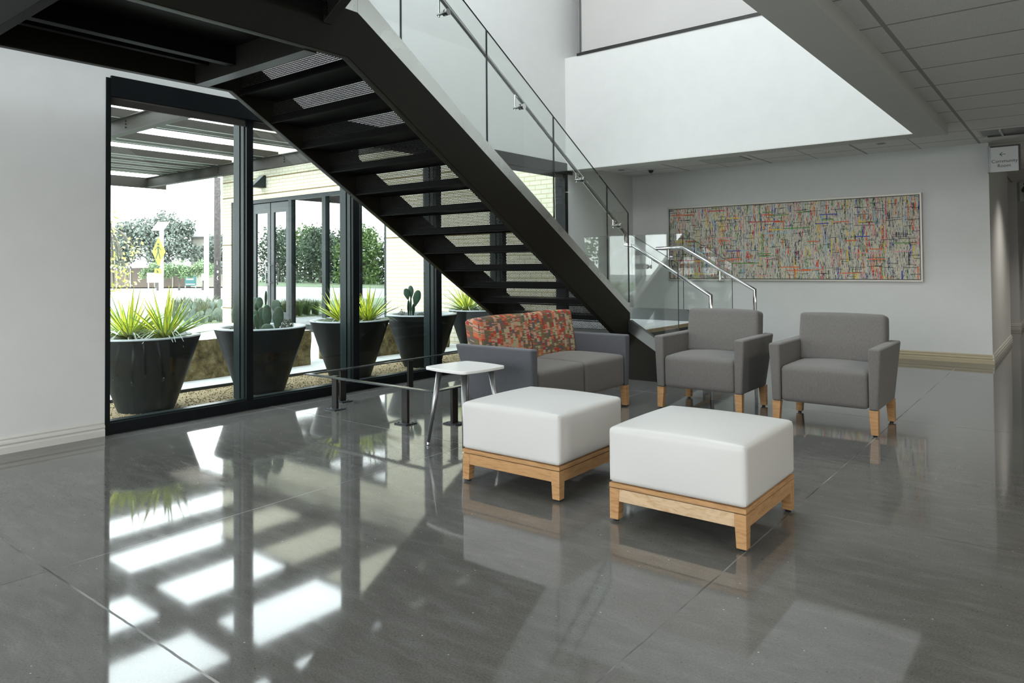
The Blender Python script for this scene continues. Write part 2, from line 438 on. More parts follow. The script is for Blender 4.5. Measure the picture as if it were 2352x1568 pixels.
# abstract canvas: dense upright dashes of paint with a few level ones
def canvas():
    t = NT('abstract_paint_dashes')
    x, y, z = t.sep(t.obj())
    wob = t.math('MULTIPLY', t.math('SUBTRACT', t.noise(t.mapping(t.obj(), (30, 1, 5)), 1.0, 2), 0.5), 0.012)
    def layer(u_, v_, nu, nv, seed):
        u = t.math('MULTIPLY', t.math('ADD', u_, wob), nu)
        cu = t.math('FLOOR', u)
        h = t.white(t.comb(cu, seed, 0.5))
        v = t.math('ADD', t.math('MULTIPLY', v_, t.math('MULTIPLY', t.math('ADD', 0.5, h), nv)), t.math('MULTIPLY', h, 31.0))
        cv = t.math('FLOOR', v)
        return t.white(t.comb(cu, cv, seed + 0.3)), t.white(t.comb(cu, cv, seed + 5.7)), t.math('FRACT', u)
    cream, grey, lilac = (0.72, 0.66, 0.49), (0.42, 0.40, 0.38), (0.32, 0.26, 0.33)
    base = [(0.0, cream), (0.26, (0.60, 0.60, 0.55)), (0.40, (0.05, 0.05, 0.07)), (0.50, grey), (0.57, (0.74, 0.72, 0.66)), (0.68, lilac), (0.75, (0.42, 0.48, 0.22)), (0.81, (0.72, 0.66, 0.50)), (0.94, (0.20, 0.19, 0.25))]
    vivid = [(0.0, (0.80, 0.16, 0.05)), (0.24, (0.12, 0.30, 0.07)), (0.38, (0.85, 0.60, 0.05)), (0.54, (0.05, 0.07, 0.38)), (0.64, (0.68, 0.05, 0.06)), (0.76, (0.03, 0.03, 0.04)), (0.82, (0.75, 0.36, 0.40)), (0.91, (0.32, 0.52, 0.62))]
    r0, r1, fu = layer(x, z, 115, 11, 1.0)
    col = t.ramp(r0, base, True)
    a0, a1, fa = layer(x, z, 52, 6, 2.0)
    col = t.mix(t.math('GREATER_THAN', a1, 0.66), col, t.ramp(a0, vivid, True))
    b0, b1, fb = layer(x, z, 190, 22, 3.0)
    col = t.mix(t.math('GREATER_THAN', b1, 0.72), col, t.ramp(b0, base, True))
    g0, g1, fg = layer(x, z, 330, 40, 8.0)
    col = t.mix(t.math('GREATER_THAN', g1, 0.70), col, t.ramp(g0, base, True))
    col = t.mix(t.math('MULTIPLY', t.noise(t.mapping(t.obj(), (160, 1, 30)), 1.0, 3), 0.15), col, (0.10, 0.095, 0.085), 'MULTIPLY')
    d0, d1, fd = layer(z, x, 85, 4.5, 4.0)
    col = t.mix(t.math('GREATER_THAN', d1, 0.955), col, t.ramp(d0, vivid, True))
    e0, e1, fe = layer(z, x, 170, 9, 6.0)
    col = t.mix(t.math('GREATER_THAN', e1, 0.93), col, t.ramp(e0, [(0, (0.03, 0.03, 0.035)), (0.45, (0.52, 0.49, 0.40))], True))
    return t.finish(t.bsdf(col, 0.6, spec=0.3))
M['canvas'] = canvas()
def lampmat(name, c, strength):
    t = NT(name)
    e = t.n('Emission')
    e.inputs[0].default_value = (*c, 1)
    e.inputs[1].default_value = strength
    return t.finish(e.outputs[0])
M['lamp'] = lampmat('lit_lens', (1, 0.95, 0.86), 3.0)
# ------------------------------------------------------------------ mesh helpers
class MB:
    def __init__(s):
        s.v, s.f, s.mi = [], [], []
    def face(s, pts, mi=0):
        i = len(s.v)
        s.v += [tuple(p) for p in pts]
        s.f.append(tuple(range(i, i + len(pts))))
        s.mi.append(mi)
        return s
    def hexa(s, p, mi=0):     # p: bottom four (ccw from above), top four
        i = len(s.v)
        s.v += [tuple(q) for q in p]
        for q in ((3, 2, 1, 0), (4, 5, 6, 7), (0, 1, 5, 4), (1, 2, 6, 5), (2, 3, 7, 6), (3, 0, 4, 7)):
            s.f.append(tuple(i + k for k in q))
            s.mi.append(mi)
        return s
    def box(s, x0, x1, y0, y1, z0, z1, mi=0):
        return s.hexa([(x0, y0, z0), (x1, y0, z0), (x1, y1, z0), (x0, y1, z0), (x0, y0, z1), (x1, y0, z1), (x1, y1, z1), (x0, y1, z1)], mi)
    def prism(s, pts, axis, a, b, mi=0):   # 2-D outline extruded along an axis
        n = len(pts)
        i = len(s.v)
        def p3(p, t):
            return {'x': (t, p[0], p[1]), 'y': (p[0], t, p[1]), 'z': (p[0], p[1], t)}[axis]
        s.v += [p3(p, a) for p in pts] + [p3(p, b) for p in pts]
        s.f.append(tuple(i + k for k in range(n)))
        s.f.append(tuple(i + n + k for k in reversed(range(n))))
        s.mi += [mi, mi]
        for k in range(n):
            k2 = (k + 1) % n
            s.f.append((i + k, i + n + k, i + n + k2, i + k2))
            s.mi.append(mi)
        return s
    def tube(s, path, r, n=12, caps=True, mi=0):
        path = [Vector(p) for p in path]
        rs = r if isinstance(r, (list, tuple)) else [r] * len(path)
        rings = []
        up = None
        for k, p in enumerate(path):
            d1 = (path[k] - path[k - 1]).normalized() if k else None
            d2 = (path[k + 1] - path[k]).normalized() if k < len(path) - 1 else None
            d = ((d1 or d2) + (d2 or d1))
            d = d.normalized() if d.length > 1e-6 else (d2 or d1)
            if up is None:
                up = Vector((0, 0, 1)) if abs(d.z) < 0.9 else Vector((1, 0, 0))
            sx = d.cross(up)
            if sx.length < 1e-4:
                sx = d.cross(Vector((0, 1, 0)))
            sx.normalize()
            sy = sx.cross(d).normalized()
            up = sy
            sc = 1.0
            if d1 and d2:
                c = max(0.35, d1.dot(d))
                sc = 1 / c
            i = len(s.v)
            for q in range(n):
                a = 2 * pi * q / n
                off = sx * cos(a) * rs[k] + sy * sin(a) * rs[k] * 1.0
                if d1 and d2 and sc > 1.01:
                    bend = (d2 - d1)
                    if bend.length > 1e-5:
                        bn = bend.normalized()
                        off = off + bn * off.dot(bn) * (min(sc, 1.6) - 1)
                s.v.append(tuple(p + off))
            rings.append(i)
        for k in range(len(rings) - 1):
            for q in range(n):
                q2 = (q + 1) % n
                s.f.append((rings[k] + q, rings[k] + q2, rings[k + 1] + q2, rings[k + 1] + q))
                s.mi.append(mi)
        if caps:
            s.f.append(tuple(rings[0] + q for q in reversed(range(n)))); s.mi.append(mi)
            s.f.append(tuple(rings[-1] + q for q in range(n))); s.mi.append(mi)
        return s
    def lathe(s, prof, c=(0, 0, 0), n=48, mi=0, close=False):
        i = len(s.v)
        for r, z in prof:
            for q in range(n):
                a = 2 * pi * q / n
                s.v.append((c[0] + r * cos(a), c[1] + r * sin(a), c[2] + z))
        for k in range(len(prof) - 1):
            for q in range(n):
                q2 = (q + 1) % n
                s.f.append((i + k * n + q, i + k * n + q2, i + (k + 1) * n + q2, i + (k + 1) * n + q))
                s.mi.append(mi)
        if close:
            s.f.append(tuple(i + q for q in reversed(range(n)))); s.mi.append(mi)
            s.f.append(tuple(i + (len(prof) - 1) * n + q for q in range(n))); s.mi.append(mi)
        return s
    def xform(s, Mx):
        s.v = [tuple(Mx @ Vector(p)) for p in s.v]
        return s
    def build(s, name, mat, parent=None, bevel=0.0, seg=2, smooth=False, loc=(0, 0, 0), rot=0.0):
        me = bpy.data.meshes.new(name)
        me.from_pydata(s.v, [], s.f)
        mats = mat if isinstance(mat, (list, tuple)) else [mat]
        for m in mats:
            me.materials.append(M[m] if isinstance(m, str) else m)
        for p, q in zip(me.polygons, s.mi):
            p.material_index = q
            p.use_smooth = smooth
        bm = bmesh.new()
        bm.from_mesh(me)
        if bevel:
            bmesh.ops.remove_doubles(bm, verts=bm.verts, dist=1e-6)
        if len(s.f) < 60000:
            bmesh.ops.recalc_face_normals(bm, faces=bm.faces) if bevel or not smooth else None
        bm.to_mesh(me)
        bm.free()
        o = bpy.data.objects.new(name, me)
        COL.objects.link(o)
        o.location = loc
        o.rotation_euler = (0, 0, rot)
        if parent:
            o.parent = parent
        if bevel:
            md = o.modifiers.new('bevel', 'BEVEL')
            md.width = bevel
            md.segments = seg
            md.limit_method = 'ANGLE'
            md.angle_limit = RAD(35)
            md.harden_normals = False
            for p in me.polygons:
                p.use_smooth = seg > 1
            if seg > 1:
                try:
                    me.set_sharp_from_angle(angle=RAD(50))
                except Exception:
                    pass
                wn = o.modifiers.new('weighted', 'WEIGHTED_NORMAL')
                wn.keep_sharp = False
        return o
def thing(name, label, cat, loc=(0, 0, 0), rot=0.0, group=None):
    o = bpy.data.objects.new(name, None)
    COL.objects.link(o)
    o.empty_display_size = 0.2
    o.location = loc
    o.rotation_euler = (0, 0, rot)
    o['label'] = label
    o['category'] = cat
    if group:
        o['group'] = group
    return o
def tag(o, label, cat, group=None, kind=None):
    o['label'] = label
    o['category'] = cat
    if group:
        o['group'] = group
    if kind:
        o['kind'] = kind
    return o
def struct(o):
    o['kind'] = 'structure'
    return o
def children(o):
    return [c for c in bpy.data.objects if c.parent == o]
def copy_tree(o, label=None, parent=None):
    c = o.copy()
    COL.objects.link(c)
    c.parent = parent
    if label:
        c['label'] = label
    for ch in children(o):
        copy_tree(ch, None, c)
    return c
# a padded block: rounded edges, crowned faces
def cushion(x0, x1, y0, y1, z0, z1, r=0.02, crown=0.012, side=0.004, n=18, flat_bottom=True):
    bm = bmesh.new()
    bmesh.ops.create_cube(bm, size=2.0)
    bmesh.ops.subdivide_edges(bm, edges=bm.edges[:], cuts=n, use_grid_fill=True)
    cx, cy, cz = (x0 + x1) / 2, (y0 + y1) / 2, (z0 + z1) / 2
    hx, hy, hz = (x1 - x0) / 2, (y1 - y0) / 2, (z1 - z0) / 2
    def warp(t, h):          # crowd grid lines towards the edges
        s_ = 1 if t >= 0 else -1
        a = abs(t)
        k = min(1.0, r * 1.3 / h)
        return s_ * (a / 0.72 * (1 - k) if a < 0.72 else (1 - k) + (a - 0.72) / 0.28 * k)
    for v in bm.verts:
        a, b, c = v.co
        onx, ony, onz = abs(abs(a) - 1) < 1e-4, abs(abs(b) - 1) < 1e-4, abs(abs(c) - 1) < 1e-4
        p = Vector((warp(a, hx) * hx, warp(b, hy) * hy, warp(c, hz) * hz))
        q = Vector((max(-hx + r, min(hx - r, p.x)), max(-hy + r, min(hy - r, p.y)), max(-hz + r, min(hz - r, p.z))))
        d = p - q
        if d.length > 1e-9 and sum((abs(d.x) > 1e-9, abs(d.y) > 1e-9, abs(d.z) > 1e-9)) > 1:
            d = d.normalized() * r
        p = q + d
        fx, fy, fz = cos(p.x / hx * pi / 2), cos(p.y / hy * pi / 2), cos(p.z / hz * pi / 2)
        if p.z > 0:
            p.z += crown * max(0, fx) ** 0.7 * max(0, fy) ** 0.7 * (p.z / hz)
        elif not flat_bottom:
            p.z -= crown * max(0, fx) * max(0, fy)
        p.x += (1 if p.x > 0 else -1) * side * max(0, fy) * max(0, fz) * abs(p.x / hx)
        p.y += (1 if p.y > 0 else -1) * side * max(0, fx) * max(0, fz) * abs(p.y / hy)
        v.co = p + Vector((cx, cy, cz))
    mb = MB()
    bm.verts.ensure_lookup_table()
    mb.v = [tuple(v.co) for v in bm.verts]
    mb.f = [tuple(v.index for v in f.verts) for f in bm.faces]
    mb.mi = [0] * len(mb.f)
    bm.free()
    return mb
def part(mb, name, mat, root, **kw):     # geometry given in world metres, stored about the thing's base
    r = root
    while r.parent:
        r = r.parent
    mb.xform(Matrix.Translation(-r.location))
    return mb.build(name, mat, root, **kw)
# ------------------------------------------------------------------ room shell
XW, YB, CZ = -5.5, 10.087, 2.602
WY0, WY1, WZ1 = 2.247, 8.24, 2.585
struct(MB().box(-5.66, 5, -3.5, 22, -0.3, 0).build('floor', 'concrete'))
b = MB()
b.box(XW - 0.2, XW, -3.5, WY0, -0.1, 7.2).box(XW - 0.2, XW, WY1, YB, -0.1, 7.2).box(XW - 0.2, XW, WY0, WY1, WZ1, 7.2)
struct(b.build('wall_left', 'wall'))
b = MB()
b.box(XW - 0.2, -0.79, YB, 13.07, -0.1, CZ).box(-2.0, -1.85, 13.07, 15.4, -0.1, CZ)
struct(b.build('wall_back', 'wall'))
struct(MB().box(-3.0, -0.80, 15.4, 22, -0.1, CZ).build('wall_corridor', 'wall'))
struct(MB().box(-3.0, 5.2, 22, 22.2, -0.1, CZ).build('wall_corridor_end', 'wall'))
struct(MB().box(5, 5.2, -3.7, -0.8, -0.1, 7.2).box(5, 5.2, 0.4, 22, -0.1, 7.2).box(5, 5.2, -0.8, 0.4, 2.55, 7.2).box(5, 5.2, -0.8, 0.4, -0.1, 0.05).build('wall_right', 'wall'))  # gap cut in the unseen right wall to add fill light
b = MB()
b.box(-1.1, 5, -3.7, -3.5, 2.6, 7.2).box(0.4, 5, -3.7, -3.5, -0.1, 2.6).box(-5.7, -1.1, -3.7, -3.5, 6.1, 7.2).box(-4.6, 0.4, -3.7, -3.5, -0.1, 0.7)  # unseen front openings, sized to balance the daylight inside
struct(b.build('wall_front', 'wall'))
struct(MB().box(-5.7, 5, 10.3, 10.5, CZ + 0.1, 7.2).build('wall_upper', 'wall'))
b = MB()
b.box(-1.005, 5, -3.5, 22, CZ, CZ + 0.06).box(XW, -1.005, -3.5, -1.2, CZ, CZ + 0.06).box(XW, -1.005, 8.485, YB, CZ, CZ + 0.06).box(-3.0, -1.005, YB, 22, CZ, CZ + 0.06)  # includes the strip under the added, unseen front slab
struct(b.build('ceiling', 'tile'))
b = MB()
b.prism([(-1.277, -3.5), (-1.005, -3.5), (-1.005, 8.485), (XW, 8.485), (XW, 8.205), (-1.277, 8.205)], 'z', 2.500, 2.512)
b.box(-1.017, -1.005, -3.5, 8.485, 2.512, 2.72).box(XW, -1.005, 8.473, 8.485, 2.512, 2.72)
struct(b.build('trim_1', 'soffit'))
b = MB()
b.box(XW, -1.277, -1.2, -1.1, 2.6, 4.055).box(XW, -1.277, 8.205, 8.46, 2.512, 4.055).box(-1.277, -1.02, -3.5, 8.46, 2.512, 4.055)  # includes the edge of the added, unseen front slab
struct(b.build('wall_atrium', 'wall'))
b = MB()
b.box(-1.02, 5, -3.5, 10.3, 3.9, 4.05).box(XW, -1.28, -3.5, -1.2, 2.66, 4.05).box(XW, -1.02, 8.46, 10.3, 3.9, 4.05)  # front slab is unseen, added to shade the upper left wall
struct(b.build('floor_upper', 'wall'))
b = MB()
b.box(-5.7, -4.4, -3.7, 10.5, 7.2, 7.4).box(-2.2, 5.2, -3.7, 10.5, 7.2, 7.4).box(-4.4, -2.2, -3.7, 0.5, 7.2, 7.4).box(-4.4, -2.2, 6.7, 10.5, 7.2, 7.4)
struct(b.build('ceiling_atrium', 'wall'))
# baseboards: stepped ogee profile
BP = [(0, 0), (0.020, 0), (0.020, 0.042), (0.016, 0.048), (0.016, 0.056), (0.021, 0.064), (0.018, 0.078), (0.011, 0.084), (0.011, 0.090), (0.014, 0.096), (0.006, 0.110), (0, 0.110)]
struct(MB().prism([(XW + a, z) for a, z in BP], 'y', -3.5, WY0 - 0.005).build('baseboard_left', 'trim'))
struct(MB().prism([(XW + a, z) for a, z in BP], 'y', WY1 + 0.05, YB).build('baseboard_window', 'trim'))
struct(MB().prism([(YB - a, z) for a, z in BP], 'x', XW + 0.02, -0.79 + 0.018).build('baseboard_back', 'trim_warm'))
struct(MB().prism([(-0.79 + a, z) for a, z in BP], 'y', YB - 0.018, 13.07).build('baseboard_return', 'trim'))
b = MB()
b.prism([(15.4 - a, z) for a, z in BP], 'x', -1.85, -0.80 + 0.018).prism([(-0.80 + a, z) for a, z in BP], 'y', 15.382, 22)
struct(b.build('baseboard_corridor', 'trim'))
# upper guard in front of the second floor
g = thing('upper_guard', 'beige translucent guard panel above the white atrium wall', 'guard panel', (-5.2, 8.23, 4.055))
part(MB().box(-5.235, -1.30, 8.225, 8.24, 4.10, 5.6), 'panel', 'beige_panel', g)
part(MB().box(-5.30, -1.30, 8.195, 8.25, 4.050, 4.085), 'channel', 'black', g)
part(MB().box(-5.30, -5.262, 8.21, 8.25, 4.085, 5.6), 'post', 'silver', g)
# ------------------------------------------------------------------ window wall
win = thing('window_1', 'tall black framed window wall behind the staircase', 'window', (XW, WY0, 0))
win['kind'] = 'structure'
b = MB()
FX0, FX1 = XW - 0.16, XW + 0.005
b.box(FX0, FX1, WY0, WY0 + 0.034, 0, WZ1)
b.box(FX0, FX1, WY1 - 0.07, WY1, 0, WZ1)
b.box(FX0, FX1, WY0 + 0.034, WY1 - 0.07, 0, 0.082)
b.box(FX0, FX1, WY0 + 0.034, WY1 - 0.07, 2.50, WZ1)
part(b, 'window_frame', 'frame', win)
MUL = [(3.372, 3.432), (4.505, 4.580), (5.652, 5.735), (6.80, 6.88)]
for a, c in MUL:
    m = part(MB().box(FX0, FX1 - 0.01, a, c, 0.082, 2.50), 'mullion', 'frame', win)
    part(MB().box(FX0 - 0.03, FX0 + 0.06, a - 0.012, a - 0.002, 0.082, 2.45).box(FX0 + 0.075, FX0 + 0.12, a - 0.008, a, 0.082, 2.45), 'gasket_bead', 'store', m)
bays = [WY0 + 0.034] + [v for p in MUL for v in p] + [WY1 - 0.07]
for k in range(0, 10, 2):
    a, c = bays[k], bays[k + 1]
    part(MB().box(XW - 0.095, XW - 0.089, a, c, 0.082, 2.50), 'window_pane', 'glass', win)
    part(MB().box(XW - 0.088, XW - 0.02, a, c, 0.082, 0.094), 'glazing_bead', 'store', win)
    s = part(MB().tube([(XW - 0.05, a + 0.006, 2.46), (XW - 0.05, c - 0.006, 2.46)], 0.03, 14), 'roller_shade', 'shade', win, smooth=True)
    part(MB().box(XW - 0.03, XW - 0.026, a + 0.004, c - 0.004, 2.405, 2.47), 'shade_cloth', 'shade', s)
    part(MB().box(XW - 0.036, XW - 0.02, a + 0.004, c - 0.004, 2.395, 2.410), 'hem_bar', 'shade', s)
part(MB().box(XW - 0.02, XW + 0.022, WY0 + 0.03, WY1 + 0.10, 2.452, 2.600), 'header_cover', 'frame', win)
# ------------------------------------------------------------------ staircase
st = thing('staircase', 'black steel staircase with perforated risers, glass guards and steel handrails', 'staircase', (-4.4, 6.7, 0))
XR0, XR1, XL0, XL1 = -3.77, -3.708, -5.16, -5.10
SL = 0.6065
STR = [(1.40, 2.555), (3.0, 2.562), (6.72, 0.305), (6.72, 0.693), (3.08, 2.881), (1.40, 2.881)]
part(MB().prism(STR, 'x', XR0, XR1), 'stringer', 'bronze', st, bevel=0.006, seg=2)
part(MB().prism(STR, 'x', XL0, XL1), 'stringer', 'bronze', st, bevel=0.006, seg=2)
RUN, RISE, Y0, TOP = 0.285, 0.1735, 3.073, 2.77
for k in range(13):
    y = Y0 + RUN * k
    tz = TOP - RISE * k
    if k:
        b = MB().box(XL1, XR0, y - RUN + 0.004, y + 0.020, tz - 0.050, tz)
        b.box(XL1, XR0, y + 0.014, y + 0.020, tz - 0.060, tz - 0.050)
        part(b, 'tread', 'stair_black', st, bevel=0.002, seg=1)
    b = MB().face([(XL1, y, tz - RISE - 0.048), (XR0, y, tz - RISE - 0.048), (XR0, y, tz - 0.050), (XL1, y, tz - 0.050)])
    part(b, 'riser', 'perf', st)
    if k:
        part(MB().box(XL1, XR0, y - RUN - 0.014, y - RUN - 0.002, tz - 0.062, tz - 0.052), 'tread_lip', 'stair_black', st)
# upper landing: deck, header channels, joist, soffit plate
b = MB().box(XL1, XR0, 1.40, Y0 + 0.018, TOP - 0.04, TOP)
b.box(XL0, XR1, 1.36, 1.42, 2.555, 2.881)
b.box(-4.62, -4.55, 1.42, 2.705, 2.60, 2.73).box(-4.95, -4.90, 1.42, 2.705, 2.66, 2.73)
part(b, 'landing_deck', 'stair_black', st, bevel=0.003, seg=1)
part(MB().box(XL1, XR0, 2.705, 2.715, 2.565, 2.73).box(XL1, XR0, 2.705, 2.80, 2.553, 2.565), 'header_channel', 'black', st)
# stainless base shoe that carries the glass
def shoe(x0, x1, pts, h):
    return MB().prism([(y, z) for y, z in pts] + [(y, z + h_) for (y, z), h_ in zip(reversed(pts), [h] * len(pts))], 'x', x0, x1)
tz_at = lambda y: 2.881 - (y - 3.08) * (2.881 - 0.693) / (6.72 - 3.08)
part(MB().prism([(3.084, 2.880), (4.14, tz_at(4.14)), (4.14 - 0.075, tz_at(4.14) + 0.165), (3.13, 3.022), (3.084, 3.036)], 'x', -3.775, -3.712), 'base_shoe', 'stainless', st)['label'] = 'brushed stainless base shoe'
part(MB().prism([(4.142, tz_at(4.142)), (6.72, 0.693), (6.72, 0.80), (6.68, 0.80), (4.067, tz_at(4.142) + 0.163)], 'x', -3.775, -3.712), 'base_shoe', 'stainless', st)['label'] = 'brushed stainless base shoe'
part(MB().prism([(1.40, 2.880), (3.082, 2.880), (3.082, 3.036), (1.40, 3.036)], 'x', -3.775, -3.712), 'base_shoe', 'stainless', st)['label'] = 'brushed stainless base shoe'
gtop = lambda y: 3.286 - 0.5896 * (y - 4.165)
gbot = lambda y: tz_at(y) + 0.12
JO = [3.10, 3.505, 4.450, 5.394, 6.338, 6.773]
for a, c in zip(JO[:-1], JO[1:]):
    a2, c2 = a + 0.005, c - 0.005
    gl = part(MB().prism([(a2, gbot(a2)), (c2, max(0.70, gbot(c2))), (c2, gtop(c2)), (a2, gtop(a2))], 'x', -3.756, -3.744), 'glass_panel', 'guard_glass', st)
    b = MB()
    b.prism([(a2, gtop(a2)), (c2, gtop(c2)), (c2, gtop(c2) + 0.004), (a2, gtop(a2) + 0.004)], 'x', -3.756, -3.744)
    b.box(-3.757, -3.743, c2, c2 + 0.007, max(0.70, gbot(c2)), gtop(c2))
    part(b, 'glass_edge', 'glass_edge', gl)
b = MB().box(-3.756, -3.744, 1.45, 3.095, 2.98, 3.95)
part(b, 'glass_panel', 'guard_glass', st)
# main handrail, dropping at the turn and running on down the short flight to the floor
HR = [(-3.83, 1.6, 3.83), (-3.83, 3.08, 3.83), (-3.83, 6.855, 1.535), (-3.83, 6.858, 1.415), (-3.70, 6.80, 1.395), (-2.852, 6.80, 0.885), (-2.852, 6.80, 0.0)]
hr = part(MB().tube(HR, 0.0195, 16), 'handrail', 'chrome', st, smooth=True)
def bracket(yc, zc, xg, xr, zr, name='bracket'):
    b = MB()
    b.tube([(xg + 0.02, yc, zc), (xg, yc, zc)], 0.026, 20)
    b.tube([(xg - 0.012, yc, zc), (xg - 0.030, yc, zc)], 0.026, 20)
    b.tube([(xg, yc, zc), (xr - 0.015, yc, zc)], 0.012, 12)
    b.tube([(xr, yc, zc - 0.022), (xr, yc, zr)], 0.008, 12)
    part(b, name, 'chrome', hr)
rail_z = lambda y: 1.535 + (6.855 - y) * (3.83 - 1.535) / (6.855 - 3.08)
for yc, zc in ((3.98, 3.138), (4.927, 2.574), (5.896, 2.029), (6.597, 1.608)):
    bracket(yc, zc, -3.75, -3.83, rail_z(yc) - 0.01)
# lower landing and the three short steps that turn towards the wall
LZ = 0.5175
part(MB().prism([(XL1, 6.493), (XR0, 6.493), (XR0, 6.722), (-3.56, 6.722), (-3.56, 8.058), (XL1, 8.058)], 'z', LZ - 0.035, LZ), 'landing_top', 'paver', st)['label'] = 'pale stone landing surface'
part(MB().box(-3.56, -3.545, 6.72, 8.06, LZ - 0.04, LZ), 'nosing', 'nosing', st)
for k in (1, 2):
    xx = -3.56 + 0.285 * (k - 1)
    part(MB().box(xx, xx + 0.285, 6.72, 8.06, LZ - RISE * k - 0.035, LZ - RISE * k), 'tread', 'paver', st)
    part(MB().box(xx + 0.285, xx + 0.30, 6.72, 8.06, LZ - RISE * k - 0.04, LZ - RISE * k), 'nosing', 'nosing', st)
b = MB()
for k in range(3):
    xx = -3.575 + 0.285 * k
    b.box(xx, xx + 0.012, 6.72, 8.06, max(0.0, LZ - RISE * (k + 1)), LZ - RISE * k - 0.036)
part(b, 'riser_plate', 'black', st)
low = lambda x: 0.49 - SL * (x + 3.69)
b = MB().prism([(-3.708, 0), (-2.89, 0), (-2.89, low(-2.89)), (-3.69, 0.49), (-3.708, 0.49)], 'y', 6.672, 6.72)
part(b, 'stringer', 'bronze', st)
b = MB().prism([(XL0, 0), (-2.89, 0), (-2.89, low(-2.89) + 0.04), (-3.69, 0.52), (XL0, 0.52)], 'y', 8.06, 8.11)
part(b, 'stringer', 'bronze', st)
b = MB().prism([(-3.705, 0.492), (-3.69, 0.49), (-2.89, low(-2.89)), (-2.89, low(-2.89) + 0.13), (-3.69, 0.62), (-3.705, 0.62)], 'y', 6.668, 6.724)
part(b, 'base_shoe', 'stainless_shaded', st)['label'] = 'brushed stainless base shoe'
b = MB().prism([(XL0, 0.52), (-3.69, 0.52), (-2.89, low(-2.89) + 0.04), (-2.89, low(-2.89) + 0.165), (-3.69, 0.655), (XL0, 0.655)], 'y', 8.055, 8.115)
part(b, 'base_shoe', 'stainless_shaded', st)['label'] = 'brushed stainless base shoe'
def yglass(pts, y):
    gl = part(MB().prism(pts, 'y', y - 0.006, y + 0.006), 'glass_panel', 'guard_glass', st)
    (x0, z0), (x1, z1), (x2, z2), (x3, z3) = pts
    b = MB().box(x1, x1 + 0.004, y - 0.0062, y + 0.0062, z1, z2)
    b.prism([(x3, z3), (x2, z2), (x2, z2 + 0.004), (x3, z3 + 0.004)], 'y', y - 0.006, y + 0.006)
    part(b, 'glass_edge', 'glass_edge', gl)
yglass([(-3.672, 0.58), (-3.150, 0.27), (-3.150, 1.206), (-3.672, 1.512)], 6.695)
yglass([(XL0 + 0.02, 0.62), (-3.735, 0.62), (-3.735, 1.570), (XL0 + 0.02, 1.570)], 8.085)
yglass([(-3.722, 0.62), (-3.131, 0.27), (-3.131, 1.205), (-3.722, 1.565)], 8.085)
FR = [(-4.05, 8.0, 1.394), (-3.705, 8.0, 1.404), (-2.838, 8.0, 0.905), (-2.838, 8.0, 0.0)]
fr = part(MB().tube(FR, 0.0195, 16), 'handrail', 'chrome', st, smooth=True)
def ybracket(x, z, yg, yr, zr, rail):
    b = MB()
    b.tube([(x, yg - 0.02, z), (x, yg + 0.02, z)], 0.024, 18)
    b.tube([(x, yg, z), (x, yr, z)], 0.011, 12)
    b.tube([(x, yr, z - 0.02), (x, yr, zr)], 0.008, 12)
    part(b, 'bracket', 'chrome', rail)
ybracket(-3.50, 1.175, 6.695, 6.80, 1.27, hr)
ybracket(-3.88, 1.28, 8.085, 8.0, 1.385, fr)
ybracket(-3.24, 1.03, 8.085, 8.0, 1.12, fr)
# upper flight that leaves the landing over the seating
b = MB().prism([(-3.706, 2.737), (-1.45, 2.737 + SL * 2.256), (-1.45, 3.06 + SL * 2.256), (-3.706, 3.06)], 'y', 2.80, 2.872)
part(b, 'stringer', 'black', st, bevel=0.004, seg=1)
b = MB().prism([(-3.706, 2.737), (-1.45, 2.737 + SL * 2.256), (-1.45, 3.06 + SL * 2.256), (-3.706, 3.06)], 'y', 1.40, 1.46)
part(b, 'stringer', 'black', st, bevel=0.004, seg=1)
for k in range(7):
    xx = -3.66 + 0.285 * k
    tz = TOP + RISE * (k + 1)
    part(MB().box(xx - 0.02, xx + 0.285, 1.46, 2.80, tz - 0.036, tz), 'tread', 'black', st)
    o = MB().face([(-2.80, 0, tz - RISE), (-1.46, 0, tz - RISE), (-1.46, 0, tz - 0.036), (-2.80, 0, tz - 0.036)]).build('riser', 'perf', st)
    o.rotation_euler = (0, 0, RAD(-90))
    o.location = Vector((xx, 0, 0)) - st.location
# ------------------------------------------------------------------ low barrier under the stairs
lb = thing('floor_barrier', 'low black steel barrier rail bolted to floor under the stairs', 'barrier', (-4.4, 3.8, 0))
FZ = 0.290
b = MB()
b.box(-5.185, -3.672, 3.720, 3.766, FZ - 0.010, FZ)
b.box(-5.185, -5.139, 3.766, 6.2, FZ - 0.010, FZ)
b.box(-3.718, -3.672, 3.766, 4.60, FZ - 0.010, FZ)
part(b, 'rail', 'rail_steel', lb)['label'] = 'flat bar rail catching blue daylight'
for x, y, along in ((-4.925, 3.835, 'x'), (-4.035, 3.800, 'x'), (-5.160, 4.10, 'y'), (-5.150, 4.915, 'y'), (-5.150, 5.75, 'y'), (-3.735, 4.02, 'y')):
    hx, hy = (0.030, 0.012) if along == 'x' else (0.012, 0.030)
    p = part(MB().box(x - hx, x + hx, y - hy, y + hy, 0.006, FZ - 0.008).box(x - 0.03, x + 0.03, y - 0.05, y + 0.02, FZ - 0.018, FZ - 0.010), 'post', 'black', lb)
    b = MB().box(x - 0.066, x + 0.066, y - 0.056, y + 0.056, 0, 0.009)
    b.tube([(x - 0.045, y - 0.03, 0.009), (x - 0.045, y - 0.03, 0.015)], 0.007, 8).tube([(x + 0.045, y + 0.03, 0.009), (x + 0.045, y + 0.03, 0.015)], 0.007, 8)
    part(b, 'base_plate', 'edging', p)
